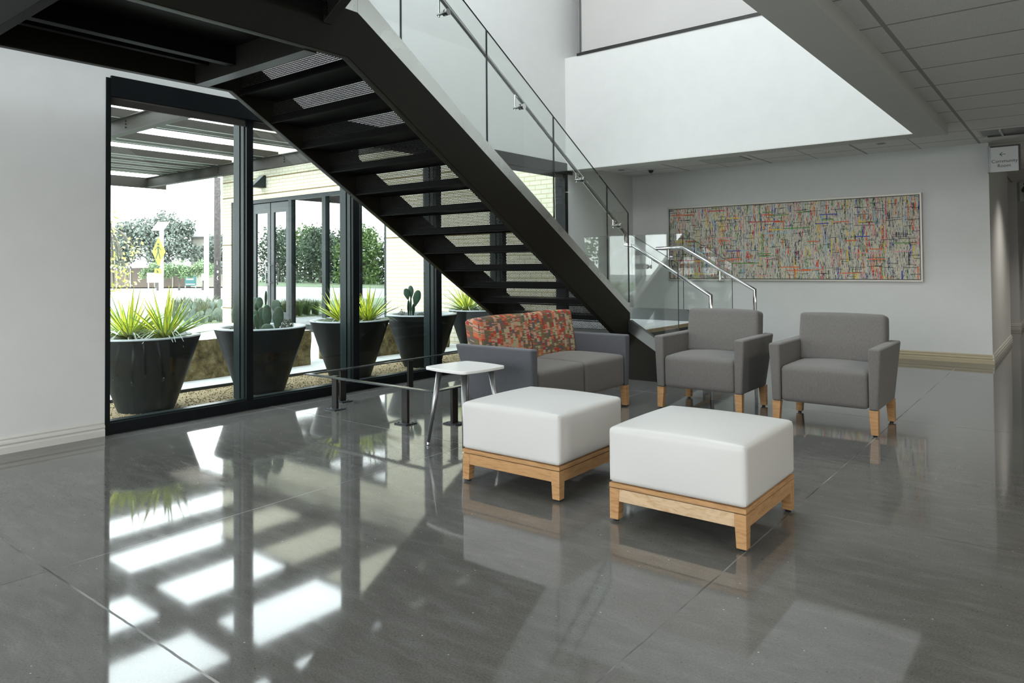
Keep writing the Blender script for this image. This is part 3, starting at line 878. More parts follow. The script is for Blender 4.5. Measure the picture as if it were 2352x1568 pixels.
# ------------------------------------------------------------------ seating
def leg(x0, x1, y0, y1, zt, inset_x, inset_y, sx, sy):
    # tapers on its inner faces; sx, sy = side of the outer corner
    bx0, bx1 = (x0, x1 - inset_x) if sx < 0 else (x0 + inset_x, x1)
    by0, by1 = (y0, y1 - inset_y) if sy < 0 else (y0 + inset_y, y1)
    return MB().hexa([(bx0, by0, 0.012), (bx1, by0, 0.012), (bx1, by1, 0.012), (bx0, by1, 0.012), (x0, y0, zt), (x1, y0, zt), (x1, y1, zt), (x0, y1, zt)])
def add_leg(root, x0, x1, y0, y1, zt, sx, sy, mat='maple', ix=0.012, iy=0.012):
    l = leg(x0, x1, y0, y1, zt, ix, iy, sx, sy).build('leg', mat, root, bevel=0.002, seg=2)
    cx = (x0 + x1) / 2 - sx * -0.004
    MB().lathe([(0.0, 0), (0.013, 0.0), (0.014, 0.006), (0.008, 0.008), (0.008, 0.014)], (cx, (y0 + y1) / 2, 0), 14).build('glide', 'glide', l)
def make_seat(name, label, cat, hw, loc, rot, group, seats, pattern, fabric_arm, fabric_seat):
    t = thing(name, label, cat, loc, rot, group)
    for s_ in (-1, 1):
        i, ob, ot = s_ * hw, s_ * (hw + 0.060), s_ * (hw + 0.083)
        xs0, xs1 = sorted((i, ob))
        xt0, xt1 = sorted((i, ot))
        p = [(xs0, 0.0, 0.178), (xs1, 0.0, 0.178), (xs1, 0.575, 0.178), (xs0, 0.575, 0.178), (xt0, 0.0, 0.604), (xt1, 0.0, 0.604), (xt1, 0.725, 0.604), (xt0, 0.725, 0.604)]
        MB().hexa(p).build('armrest', fabric_arm, t, bevel=0.016, seg=4)
    wseat = 2 * hw / seats
    for k in range(seats):
        x0, x1 = -hw + wseat * k + 0.003, -hw + wseat * (k + 1) - 0.003
        cushion(x0, x1, 0.006, 0.60, 0.180, 0.440, 0.03, 0.028, 0.004).build('seat_cushion', fabric_seat, t, smooth=True)
        # leaning back cushion
        xa, xb = -hw + wseat * k - (0.012 if k == 0 else -0.002), -hw + wseat * (k + 1) + (0.012 if k == seats - 1 else -0.002)
        c = cushion(xa, xb, -0.075, 0.075, 0, 0.375, 0.026, 0.012, 0.008)
        c.xform(Matrix.Translation((0, 0.560, 0.425)) @ Matrix.Rotation(RAD(-9.5), 4, 'X'))
        c.build('back_cushion', pattern or fabric_seat, t, smooth=True)
    MB().box(-hw, hw, 0.60, 0.66, 0.185, 0.47).build('back_frame', fabric_arm, t, bevel=0.01)
    for s_ in (-1, 1):
        a, b_ = sorted((s_ * (hw + 0.0585), s_ * hw))
        add_leg(t, a, b_, 0.003, 0.060, 0.180, s_, -1)
        add_leg(t, a, b_, 0.555, 0.612, 0.180, s_, 1)
    return t
ch = make_seat('armchair', 'grey fabric armchair on maple legs, right of the pair, nearest the bare wall', 'armchair', 0.2985, (-1.4405, 5.400, 0), 0, 'grey armchairs', 1, None, 'grey_fabric', 'grey_fabric')
c2 = copy_tree(ch, 'grey fabric armchair on maple legs between the loveseat and the other armchair')
c2.location = (-2.412, 5.465, 0)
c2.rotation_euler = (0, 0, 0.012)
make_seat('loveseat', 'slate grey two-seat sofa with red and orange patterned back cushions', 'sofa', 0.6225, (-2.999, 4.7225, 0), RAD(90), None, 2, 'pattern', 'slate_fabric', 'seat_fabric')
def make_ottoman(label, loc, rot, front):
    t = thing('ottoman', label, 'ottoman', loc, rot, 'white ottomans')
    h = 0.326
    cu = cushion(-h - 0.001, h + 0.001, -h - 0.001, h + 0.001, 0.180, 0.437, 0.024, 0.036, 0.007, 24).build('cushion', 'upholstery_white', t, smooth=True)
    b = MB()
    e = h - 0.0085
    b.tube([(-e, -e, 0.4297), (e, -e, 0.4297), (e, e, 0.4297), (-e, e, 0.4297), (-e, -e, 0.4297)], 0.0020, 6)
    for sx in (-1, 1):
        for sy in (-1, 1):
            b.tube([(sx * (h - 0.0070), sy * (h - 0.0070), 0.19), (sx * (h - 0.0070), sy * (h - 0.0070), 0.425)], 0.0020, 6)
    b.build('seam', 'upholstery_white', cu)
    h2 = 0.324
    MB().box(-h2, h2, -h2, h2, 0.1585, 0.179).build('top_rail', 'maple_rail', t, bevel=0.0015, seg=1)
    q = h2 - 0.001
    MB().box(-q + 0.045, q - 0.045, -q + 0.002, -q + 0.022, 0.098, 0.1545).build('apron', front, t)
    MB().box(-q + 0.045, q - 0.045, q - 0.022, q - 0.002, 0.098, 0.1545).build('apron', 'maple_rail', t)
    MB().box(q - 0.022, q - 0.002, -q + 0.045, q - 0.045, 0.098, 0.1545).build('apron', 'maple_rail', t)
    MB().box(-q + 0.002, -q + 0.022, -q + 0.045, q - 0.045, 0.098, 0.1545).build('apron', 'maple_rail', t)
    MB().box(-q + 0.01, q - 0.01, -q + 0.01, q - 0.01, 0.150, 0.159).build('base_board', 'glide', t)
    for sx in (-1, 1):
        for sy in (-1, 1):
            a, b_ = sorted((sx * q, sx * (q - 0.052)))
            c, d = sorted((sy * q, sy * (q - 0.052)))
            add_leg(t, a, b_, c, d, 0.1545, sx, sy, 'maple', 0.008, 0.008)
    return t
make_ottoman('white square ottoman in front, on maple base with pale figured front rail', (-1.4135, 3.2515, 0), 0.004, 'maple_pale')
make_ottoman('white square ottoman on the left, beside the small white table', (-2.389, 3.308, 0), 0.012, 'maple_rail')
# ------------------------------------------------------------------ side table
tb = thing('side_table', 'small white square side table on tapered silver legs', 'side table', (-3.236, 3.593, 0), RAD(-5.4))
def squircle(h, bul, r, n=10):
    pts = []
    for k in range(4):
        a0 = k * pi / 2
        cx, cy = [(1, -1), (1, 1), (-1, 1), (-1, -1)][k]
        cc = Vector((cx * (h - r), cy * (h - r)))
        for q in range(n + 1):
            a = -pi / 2 + a0 + (pi / 2) * q / n
            pts.append((cc.x + r * cos(a), cc.y + r * sin(a)))
        # bowed side towards the next corner
        nx, ny = [(1, 1), (-1, 1), (-1, -1), (1, -1)][k]
        c2_ = Vector((nx * (h - r), ny * (h - r)))
        out = Vector((cos(a0), sin(a0)))
        for q in range(1, 8):
            f = q / 8
            p = cc.lerp(c2_, f) + out * (r + bul * sin(pi * f))
            pts.append((p.x, p.y))
    return pts
MB().prism(squircle(0.197, 0.012, 0.04), 'z', 0.505, 0.525).build('table_top', 'whitelam', tb, bevel=0.004, seg=3)
for sx in (-1, 1):
    for sy in (-1, 1):
        l = MB().tube([(sx * 0.120, sy * 0.120, 0.508), (sx * 0.176, sy * 0.176, 0.022)], [0.020, 0.011], 18).build('leg', 'silver', tb, smooth=True)
        MB().lathe([(0.0, 0), (0.010, 0.0), (0.011, 0.008), (0.009, 0.012), (0.009, 0.023)], (sx * 0.177, sy * 0.177, 0), 14).build('foot', 'chrome', l, smooth=True)
MB().box(-0.13, 0.13, -0.13, 0.13, 0.497, 0.506).build('mounting_plate', 'silver', tb)
# ------------------------------------------------------------------ painting
pt = thing('painting', 'long abstract painting of dense colourful dashes in thin silver frame', 'painting', (-3.180, YB, 1.510))
PW, PH = 1.697, 0.548
MB().box(-PW + 0.03, PW - 0.03, -0.045, -0.02, -PH + 0.03, PH - 0.03).build('canvas', 'canvas', pt)
b = MB()
b.box(-PW, PW, -0.055, -0.002, PH - 0.020, PH).box(-PW, PW, -0.055, -0.002, -PH, -PH + 0.020)
b.box(-PW, -PW + 0.020, -0.055, -0.002, -PH + 0.02, PH - 0.02).box(PW - 0.020, PW, -0.055, -0.002, -PH + 0.02, PH - 0.02)
b.build('frame', 'champagne', pt)
b = MB()
b.box(-PW + 0.02, PW - 0.02, -0.030, -0.004, -PH + 0.02, PH - 0.02)
b.build('shadow_gap', 'glide', pt)
# ------------------------------------------------------------------ signs
def text_mesh(name, body, size, mat, parent, loc, align='CENTER'):
    cu = bpy.data.curves.new(name, 'FONT')
    cu.body = body
    cu.size = size
    cu.align_x = align
    cu.extrude = 0.0006
    o = bpy.data.objects.new(name, cu)
    COL.objects.link(o)
    dg = bpy.context.evaluated_depsgraph_get()
    me = bpy.data.meshes.new_from_object(o.evaluated_get(dg))
    bpy.data.objects.remove(o)
    me.materials.clear()
    me.materials.append(M[mat])
    m = bpy.data.objects.new(name, me)
    COL.objects.link(m)
    m.parent = parent
    m.location = loc
    m.rotation_euler = (RAD(90), 0, 0)
    return m
def blade_sign(label, loc):
    t = thing('blade_sign', label, 'sign', loc)
    part_ = lambda b, n, m: b.build(n, m, t)
    part_(MB().box(0.030, 0.315, 0.012, 0.05, 0.012, 0.302), 'sign_body', 'black')
    part_(MB().box(0.030, 0.296, 0.0, 0.012, 0.0, 0.284), 'sign_face', 'sign_face')
    part_(MB().box(0.0, 0.012, -0.015, 0.065, -0.005, 0.30).box(0.012, 0.030, -0.004, 0.05, 0.0, 0.30), 'bracket', 'grey_plate')
    return t
s1 = blade_sign('hanging white sign reading Community Room with a left arrow', (-0.790, 9.93, 2.232))
text_mesh('lettering', 'Community', 0.052, 'sign_black', s1, (0.165, -0.001, 0.105))
text_mesh('lettering', 'Room', 0.052, 'sign_black', s1, (0.160, -0.001, 0.052))
b = MB()
b.prism([(0.120, 0.1965), (0.175, 0.1965), (0.175, 0.2025), (0.120, 0.2025)], 'y', -0.001, 0)
b.prism([(0.117, 0.1995), (0.142, 0.223), (0.147, 0.2185), (0.1245, 0.1985)], 'y', -0.0011, 0)
b.prism([(0.117, 0.1995), (0.142, 0.176), (0.147, 0.1805), (0.1245, 0.2005)], 'y', -0.0012, 0)
b.build('arrow', 'sign_black', s1)
s2 = blade_sign('white restroom sign with black female figure beyond the corner', (-0.800, 15.47, 2.262))
s2.scale = (1.25, 1, 1.25)
b = MB()
b.lathe([(0.0, 0), (0.022, 0.0)], (0, 0, 0), 20)
b.v = [(x + 0.095, -0.001, y + 0.245) for x, y, z in b.v]
for pts in ([(0.078, 0.215), (0.112, 0.215), (0.140, 0.13), (0.050, 0.13)], [(0.074, 0.213), (0.078, 0.215), (0.060, 0.150), (0.040, 0.150)], [(0.116, 0.213), (0.112, 0.215), (0.130, 0.150), (0.150, 0.150)], [(0.076, 0.13), (0.091, 0.13), (0.091, 0.05), (0.076, 0.05)], [(0.099, 0.13), (0.114, 0.13), (0.114, 0.05), (0.099, 0.05)]):
    b.prism(pts, 'y', -0.0012, -0.0002)
b.build('pictogram', 'sign_black', s2)
# ------------------------------------------------------------------ ceiling fittings
v = thing('ceiling_vent', 'grey perforated ceiling vent above the left of the painting', 'vent', (-3.70, 9.27, CZ))
b = MB().box(-0.28, 0.30, -0.28, 0.28, -0.006, -0.001)
b.build('panel', 'grey_plate', v)
b = MB()
for k in range(14):
    b.box(-0.26, 0.28, -0.265 + k * 0.039, -0.250 + k * 0.039, -0.010, -0.006)
b.build('slats', 'soffit', v)
cm = thing('security_camera', 'small black dome camera on the ceiling tiles left of the painting', 'camera', (-4.90, 9.55, CZ))
MB().lathe([(0.0, -0.014), (0.055, -0.014), (0.060, -0.006), (0.060, 0.0)], (0, 0, 0), 24).build('base', 'white_metal', cm, smooth=True)
MB().lathe([(0.0, -0.055), (0.018, -0.052), (0.032, -0.040), (0.038, -0.022), (0.038, -0.013)], (0, 0, 0), 24).build('dome', 'black', cm, smooth=True)
for lab, loc in (('round flush disc in the ceiling tiles above the painting', (-1.78, 9.30, CZ)), ('round flush disc in the ceiling tiles beside the dome camera', (-5.25, 9.30, CZ))):
    d = thing('ceiling_disc', lab, 'sprinkler cover', loc)
    MB().lathe([(0.0, -0.008), (0.04, -0.008), (0.045, 0.0)], (0, 0, 0), 28).build('cover_plate', 'grey_plate', d)
    MB().lathe([(0.050, -0.003), (0.058, -0.003), (0.058, 0.0)], (0, 0, 0), 28).build('ring', 'soffit', d)
lf = thing('ceiling_light', 'long recessed ceiling light near the hanging sign', 'ceiling light', (-0.45, 9.33, CZ))
b = MB()
b.box(-0.36, 0.9, -0.235, -0.215, -0.004, 0.0).box(-0.36, 0.9, 0.215, 0.235, -0.004, 0.0).box(-0.36, -0.34, -0.215, 0.215, -0.004, 0.0).box(0.88, 0.9, -0.215, 0.215, -0.004, 0.0)
b.build('trim_frame', 'soffit', lf)
MB().box(-0.34, 0.88, -0.215, 0.215, -0.003, -0.001).build('reflector', 'grey_plate', lf)
MB().box(-0.30, 0.86, 0.20, 0.213, -0.02, -0.003).build('slot', 'black', lf)
MB().box(-0.17, -0.15, -0.20, 0.19, -0.02, -0.003).build('divider', 'white_metal', lf)
for ty in (-0.6, 1.86, 4.32, 6.78):
    tf = thing('ceiling_light', 'lit ceiling panel light over the right side, seen only as a glow on floor', 'ceiling light', (1.56, ty, CZ), 0, 'ceiling panel lights on the right')
    MB().box(-0.58, 0.58, -0.28, 0.28, -0.004, -0.001).build('lens', 'lamp', tf)
    MB().box(-0.61, 0.61, -0.305, -0.28, -0.006, 0).box(-0.61, 0.61, 0.28, 0.305, -0.006, 0).box(-0.61, -0.58, -0.28, 0.28, -0.006, 0).box(0.58, 0.61, -0.28, 0.28, -0.006, 0).build('trim_frame', 'white_metal', tf)
    area('ceiling_lamp', (1.56, ty, CZ - 0.012), (0, 0, 0), 1.1, 0.52, 9, (1, 0.91, 0.78))
dl = thing('downlight', 'recessed corridor downlight washing the wall beyond the hanging sign', 'ceiling light', (0.1, 11.4, CZ))
MB().lathe([(0.06, -0.004), (0.085, -0.004), (0.085, 0.0)], (0, 0, 0), 24).build('trim_ring', 'white_metal', dl)
MB().lathe([(0.0, -0.002), (0.06, -0.002)], (0, 0, 0), 24).build('lens', 'lamp', dl)
lp = bpy.data.lights.new('downlight_lamp', 'SPOT')
lp.energy = 75
lp.spot_size = RAD(120)
lp.spot_blend = 0.8
lp.shadow_soft_size = 0.06
lp.color = (1, 0.94, 0.85)
lo = bpy.data.objects.new('downlight_lamp', lp)
lo.location = (0.1, 11.4, CZ - 0.02)
COL.objects.link(lo)
for yy in (14.2, 18.0):  # fill lamps without fittings, added to lift the dark corridor
    l2 = lo.copy()
    l2.location = (0.6, yy, CZ - 0.02)
    COL.objects.link(l2)
# ------------------------------------------------------------------ ground outside
GZ = -0.03
b = MB()
b.box(-120, -16.2, -70, 90, -0.4, -0.06).box(-16.2, 60, -70, -3.7, -0.4, -0.06)
struct(b.build('road', 'asphalt'))
struct(MB().box(5.2, 40, -3.7, 40, -0.4, -0.05).build('bounce_ground', 'stone_bright'))  # unseen pale ground added to bounce light up to the ceiling
struct(MB().box(-16.2, -6.975, -3.7, 8.4, -0.4, GZ - 0.002).box(-16.2, -14.8, 8.4, 30, -0.4, GZ - 0.002).build('paving', 'paver'))
struct(MB().box(-6.955, -5.7, -3.7, 8.43, -0.4, GZ).build('gravel_bed', 'gravel'))
struct(MB().box(-6.975, -6.955, -3.7, 8.43, -0.4, 0.0).build('edging_strip', 'edging'))
random.seed(3)
b = MB()
for k in range(6500):
    x, y = random.uniform(-6.94, -5.72), random.uniform(1.9, 8.35)
    r = random.uniform(0.003, 0.010)
    a = random.uniform(0, 6.28)
    p = [(x + r * cos(a + q * 1.5708) * random.uniform(.7, 1.3), y + r * sin(a + q * 1.5708) * random.uniform(.7, 1.3)) for q in range(4)]
    b.hexa([(*q, GZ - 0.002) for q in p] + [(x + (q[0] - x) * .6, y + (q[1] - y) * .6, GZ + r * random.uniform(.5, 1.1)) for q in p])
tag(b.build('gravel_stones', 'gravel'), 'loose tan gravel stones scattered around the dark planters', 'gravel', kind='stuff')
# ------------------------------------------------------------------ stone benches
def stone_block(label, x0, x1, y0, y1, z1, seed):
    random.seed(seed)
    bm = bmesh.new()
    bmesh.ops.create_cube(bm, size=1.0)
    bmesh.ops.subdivide_edges(bm, edges=bm.edges[:], cuts=14, use_grid_fill=True)
    from mathutils import noise
    mb = MB()
    for v_ in bm.verts:
        p = Vector(((x0 + x1) / 2 + v_.co.x * (x1 - x0), (y0 + y1) / 2 + v_.co.y * (y1 - y0), (GZ + z1) / 2 + v_.co.z * (z1 - GZ)))
        q = noise.noise_vector(p * 5.0 + Vector((seed, 0, 0))) * 0.022
        q.z *= 0.3
        v_.co = p + q
    bm.verts.ensure_lookup_table()
    mb.v = [tuple(v_.co) for v_ in bm.verts]
    for f in bm.faces:
        mb.f.append(tuple(x.index for x in f.verts))
        mb.mi.append(1 if f.normal.z > 0.5 and all(x.co.z > z1 - 0.03 for x in f.verts) else 0)
    bm.free()
    return tag(mb.build('stone_bench', ['stone', 'stone_bright']), label, 'stone bench', 'rough stone benches outside')
stone_block('rough tan stone block bench behind the two left planters', -8.15, -7.62, 3.45, 5.56, 0.405, 2)
stone_block('rough tan stone block bench behind the planters by the brick wall', -8.05, -7.55, 6.0, 8.02, 0.405, 5)
# ------------------------------------------------------------------ planters
PX = -6.41
PY = [2.96, 4.08, 5.20, 6.32, 7.44]
pl = thing('planter', 'tall dark tapered planter nearest the white wall, holding two yuccas', 'planter', (PX, PY[0], GZ), 0, 'dark tapered planters')
MB().lathe([(0.222, 0.0), (0.228, 0.012), (0.330, 0.31), (0.428, 0.605), (0.434, 0.622), (0.437, 0.632)], n=72, close=False).build('pot', 'planter', pl, smooth=True)
MB().lathe([(0.437, 0.632), (0.434, 0.642), (0.424, 0.645), (0.368, 0.643), (0.358, 0.636), (0.350, 0.56)], n=72).build('rim', 'rim', pl, smooth=True)
b = MB()
random.seed(5)
b.lathe([(0.0, 0.595), (0.15, 0.598), (0.30, 0.592), (0.352, 0.585)], n=40)
for k in range(420):
    a, r = random.uniform(0, 6.28), 0.345 * math.sqrt(random.random())
    x, y = r * cos(a), r * sin(a)
    s_ = random.uniform(0.006, 0.016)
    a2 = random.uniform(0, 6.28)
    dx, dy = s_ * cos(a2), s_ * sin(a2)
    b.face([(x - dx, y - dy, 0.592), (x + dy * .5, y - dx * .5, 0.592 + s_ * random.random()), (x + dx, y + dy, 0.596 + s_ * random.random()), (x - dy * .5, y + dx * .5, 0.592 + s_ * random.random())])
b.build('mulch', 'soil', pl)
for lab, yy in (('dark tapered planter second from the white wall, holding big prickly pear', PY[1]), ('dark tapered planter in the middle of the five, holding two yuccas', PY[2]), ('dark tapered planter holding small prickly pear, in front of brick wall', PY[3]), ('dark tapered planter farthest off, mostly hidden behind the patterned sofa', PY[4])):
    c = copy_tree(pl, lab)
    c.location = (PX, yy, GZ)
# ------------------------------------------------------------------ yuccas
def make_yucca(label, loc, seed, nl=58, L=0.46, spread=1.0):
    random.seed(seed)
    t = thing('yucca', label, 'yucca', loc, 0, 'variegated yuccas in planters')
    b = MB()
    for k in range(nl):
        az = k * 2.39996 + random.uniform(-0.2, 0.2)
        el = RAD(80 - 68 * (k / nl) ** 0.75 * spread + random.uniform(-8, 8))
        ln = L * random.uniform(0.75, 1.12)
        wd = random.uniform(0.013, 0.019)
        d = Vector((cos(az), sin(az), 0))
        sd = Vector((-sin(az), cos(az), 0))
        droop = random.uniform(0.02, 0.16) * (1 - el / 1.6)
        prev = None
        seg = 5
        rows = []
        for q in range(seg + 1):
            f = q / seg
            p = d * (0.02 + ln * f * cos(el)) + Vector((0, 0, 0.01 + ln * f * sin(el) - droop * f * f * ln))
            w_ = wd * (1.0 if f < 0.45 else max(0.03, 1 - (f - 0.45) / 0.55)) * (0.65 + 0.35 * min(1, f * 4))
            up = Vector((-cos(az) * sin(el), -sin(az) * sin(el), cos(el)))
            rows.append([p - sd * w_ + up * w_ * 0.5, p - sd * w_ * 0.62 + up * w_ * .12, p + sd * w_ * 0.62 + up * w_ * .12, p + sd * w_ + up * w_ * 0.5])
        for q in range(seg):
            for c in range(3):
                b.face([rows[q][c], rows[q][c + 1], rows[q + 1][c + 1], rows[q + 1][c]], 1 if c == 1 else 0)
    b.build('leaves', ['leaf_green', 'leaf_yellow'], t)
    b = MB()
    for k in range(24):
        az = random.uniform(0, 6.28)
        ln = L * random.uniform(0.45, 0.85)
        d = Vector((cos(az), sin(az), 0))
        sd = Vector((-sin(az), cos(az), 0))
        rise, fall = random.uniform(0.02, 0.10), random.uniform(0.10, 0.22)
        rows = []
        for q in range(7):
            f = q / 6
            p = d * (0.02 + ln * f) + Vector((0, 0, 0.03 + rise * sin(f * pi) - (fall * f * f if 0.02 + ln * f < 0.30 else 0.03) * 0.4))
            w_ = 0.010 * (1 - f * 0.85)
            rows.append((p - sd * w_, p + sd * w_))
        for q in range(6):
            b.face([rows[q][0], rows[q][1], rows[q + 1][1], rows[q + 1][0]])
    b.build('old_leaves', 'leaf_dry', t)['label'] = 'pale drooping old leaves'
    MB().tube([(0, 0, -0.02), (0, 0, 0.05)], [0.035, 0.028], 12).build('stem', 'bark', t)
    return t
ir = Vector((0.786, 0.618, 0))
SZ = GZ + 0.595
def on_pot(k, along, back=0.0):
    p = Vector((PX, PY[k], SZ)) + ir * along + Vector((-0.618, 0.786, 0)) * back
    return tuple(p)
make_yucca('yellow striped yucca left in the planter nearest the white wall', on_pot(0, -0.155), 11, 54, 0.46)
make_yucca('yellow striped yucca right in the planter nearest the white wall', on_pot(0, 0.165), 12, 56, 0.48)
make_yucca('yellow striped yucca left in the middle planter, before the dark mullion', on_pot(2, -0.09), 13, 58, 0.45)
make_yucca('yellow striped yucca right in the middle planter, beside the brick wall', on_pot(2, 0.19), 14, 46, 0.44)
make_yucca('yellow striped yucca in the farthest planter above the patterned sofa', on_pot(4, -0.19), 15, 52, 0.45)
make_yucca('yellow striped yucca in the farthest planter, half behind the stair stringer', on_pot(4, 0.10), 16, 38, 0.40, 1.12)
# ------------------------------------------------------------------ prickly pears
def pad_mesh(x, z0, z1, w_, lean=0.0, turn=0.0, yoff=0.0, thick=0.018, base=0.35):
    # an egg-shaped flat pad, narrow foot at the bottom
    mb = MB()
    nu, nv = 20, 12
    h = z1 - z0
    i = 0
    for a in range(nv + 1):
        f = a / nv
        th = pi * f
        zz = -cos(th) * 0.5 + 0.5
        prof = sin(th) ** 0.8 * (base + (1 - base) * min(1, zz * 1.9)) if 0 < a < nv else 0.0
        for q in range(nu):
            ph = 2 * pi * q / nu
            mb.v.append((w_ / 2 * prof * cos(ph), thick / 2 * (prof ** 0.6 if prof > 0 else 0) * sin(ph), zz * h))
    for a in range(nv):
        for q in range(nu):
            q2 = (q + 1) % nu
            mb.f.append((a * nu + q, a * nu + q2, (a + 1) * nu + q2, (a + 1) * nu + q))
            mb.mi.append(0)
    mb.xform(Matrix.Translation((x, yoff, z0)) @ Matrix.Rotation(lean, 4, 'Y') @ Matrix.Rotation(turn, 4, 'Z'))
    return mb
IRA = math.atan2(0.618, 0.786)
def make_cactus(label, loc, pads, mat='cactus', scale=1.0, group='prickly pears'):
    t = thing('prickly_pear', label, 'cactus', loc, IRA, group)
    for p in pads:
        mb = pad_mesh(*p)
        if scale != 1.0:
            mb.xform(Matrix.Scale(scale, 4))
        mb.build('pad', mat, t, smooth=True)
    return t
c5 = 0.000556
def cp(cx, yt, yb, w_, lean=0, turn=0, yo=0.0):
    return ((cx - 776) * c5, max(-0.02, (1010 - yb) * c5), (1010 - yt) * c5, w_ * c5 * 1.3, lean, turn, yo)
make_cactus('large prickly pear with many pads in the second planter', on_pot(1, 0, 0.0), [
    cp(1085, 570, 1000, 150, 0.10, 0.2, -0.04), cp(940, 530, 1010, 125, -0.02, 0.35, -0.08), cp(985, 860, 1050, 165, 0, 0.1, -0.15), cp(1010, 455, 700, 160, 0.05, -0.2, 0.05),
    cp(820, 690, 1030, 85, -0.22, 1.0, -0.12), cp(800, 585, 1010, 180, 0.0, 0.3, 0.02), cp(725, 405, 640, 105, -0.05, 0.2, 0.05), cp(640, 405, 620, 105, -0.1, -0.3, 0.08),
    cp(845, 290, 600, 60, 0.02, 1.35, 0.03), cp(655, 490, 660, 95, 0.25, 0.4, 0.05), cp(650, 630, 900, 115, 0.1, 0.1, 0.0), cp(590, 700, 1020, 120, 0.1, 0.0, 0.05),
    cp(320, 555, 680, 90, -0.15, 0.3, 0.06), cp(355, 575, 920, 125, -0.12, 0.15, 0.0), cp(400, 680, 1010, 70, 0.02, 1.1, -0.04), cp(405, 440, 600, 70, 0.05, 0.2, 0.04), cp(430, 800, 1015, 110, 0.05, 0.2, 0.03)])
c6 = 0.00069
def cq(cx, yt, yb, w_, lean=0, turn=0, yo=0.0):
    return ((cx - 640) * c6, max(-0.02, (665 - yb) * c6), (665 - yt) * c6, w_ * c6 * 1.2, lean, turn, yo)
make_cactus('small prickly pear with two raised pads in front of brick wall', on_pot(3, -0.155), [
    cq(622, 135, 350, 95, -0.22, 0.2, 0.0), cq(668, 92, 330, 92, -0.05, -0.1, 0.03), cq(735, 165, 475, 120, 0.24, 0.15, 0.0), cq(625, 350, 665, 60, 0.0, 0.9, 0.01), cq(668, 280, 690, 50, 0.02, 1.25, -0.03), cq(700, 420, 665, 60, 0.05, 0.6, 0.02)])
def herb(label, loc, r, h, n, seed, mat='herb', group='small planter shrubs'):
    random.seed(seed)
    t = thing('small_shrub', label, 'shrub', loc, 0, group)
    b = MB()
    for k in range(n):
        a, rr = random.uniform(0, 6.28), r * math.sqrt(random.random())
        z = random.uniform(0.01, h) * (1 - 0.5 * (rr / r) ** 2)
        p = Vector((rr * cos(a), rr * sin(a), z))
        s_ = random.uniform(0.006, 0.012)
        u = Vector((random.gauss(0, 1), random.gauss(0, 1), random.gauss(0, 1))).normalized()
        v_ = u.cross(Vector((random.gauss(0, 1), random.gauss(0, 1), 1))).normalized()
        b.face([p - u * s_, p - v_ * s_ * .5, p + u * s_, p + v_ * s_ * .5])
    b.build('leaves', mat, t)
    b = MB()
    for k in range(9):
        a = random.uniform(0, 6.28)
        b.tube([(0, 0, -0.01), (r * .7 * cos(a), r * .7 * sin(a), h * random.uniform(.4, .9))], 0.002, 5)
    b.build('stems', 'bark', t)
herb('small bushy shrub right of the large prickly pear', on_pot(1, 0.255, 0.02), 0.065, 0.14, 520, 21)
herb('low dark shrub right of the small prickly pear', on_pot(3, 0.03, 0.02), 0.10, 0.075, 420, 22)
herb('tiny twiggy shrub left of the small prickly pear', on_pot(3, -0.24, 0.0), 0.05, 0.12, 90, 23)
herb('tiny twiggy shrub at the left edge of the large prickly pear planter', on_pot(1, -0.25, 0.0), 0.06, 0.06, 160, 24)
# ------------------------------------------------------------------ brick wing with storefront
BY = 8.43
bw = thing('brick_wing', 'pale brick building wing with glazed storefront beyond the planters', 'building', (-9.4, BY, 0))
SX0, SX1, SZ0, SZ1 = -14.38, -9.415, 0.02, 2.62
b = MB()
b.box(-14.72, SX0, BY, BY + 0.3, -0.2, 4.6).box(SX1, -5.72, BY, BY + 0.3, -0.2, 4.6).box(SX0, SX1, BY, BY + 0.3, SZ1, 4.6).box(-14.72, -14.42, BY + 0.3, 30, -0.2, 4.6)
part(b, 'brick_wall', 'brick', bw)
part(MB().box(-14.76, -5.72, BY - 0.03, BY + 0.33, 4.6, 4.68), 'coping', 'store', bw)
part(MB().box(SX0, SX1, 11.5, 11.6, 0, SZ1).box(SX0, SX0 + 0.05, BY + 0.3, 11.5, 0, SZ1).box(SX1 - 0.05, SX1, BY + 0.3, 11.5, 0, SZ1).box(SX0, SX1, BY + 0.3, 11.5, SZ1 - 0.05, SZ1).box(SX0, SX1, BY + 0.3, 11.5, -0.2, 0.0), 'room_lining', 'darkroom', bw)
f0, f1 = BY + 0.02, BY + 0.14
b = MB()
b.box(SX0, SX1, f0, f1, 2.545, SZ1).box(SX0, SX1, f0, f1, SZ0, 0.10)
for a, c in ((SX0, -14.25), (-13.66, -13.60), (-12.31, -12.21), (-11.24, -11.13), (-10.47, -10.19), (-9.49, SX1)):
    b.box(a, c, f0, f1, 0.10, 2.545)
part(b, 'storefront_frame', 'store', bw)
for a, c in ((-14.25, -13.66), (-12.21, -11.24), (-11.13, -10.47), (-10.19, -9.49)):
    part(MB().box(a, c, BY + 0.07, BY + 0.078, 0.10, 2.545), 'storefront_pane', 'store_glass', bw)
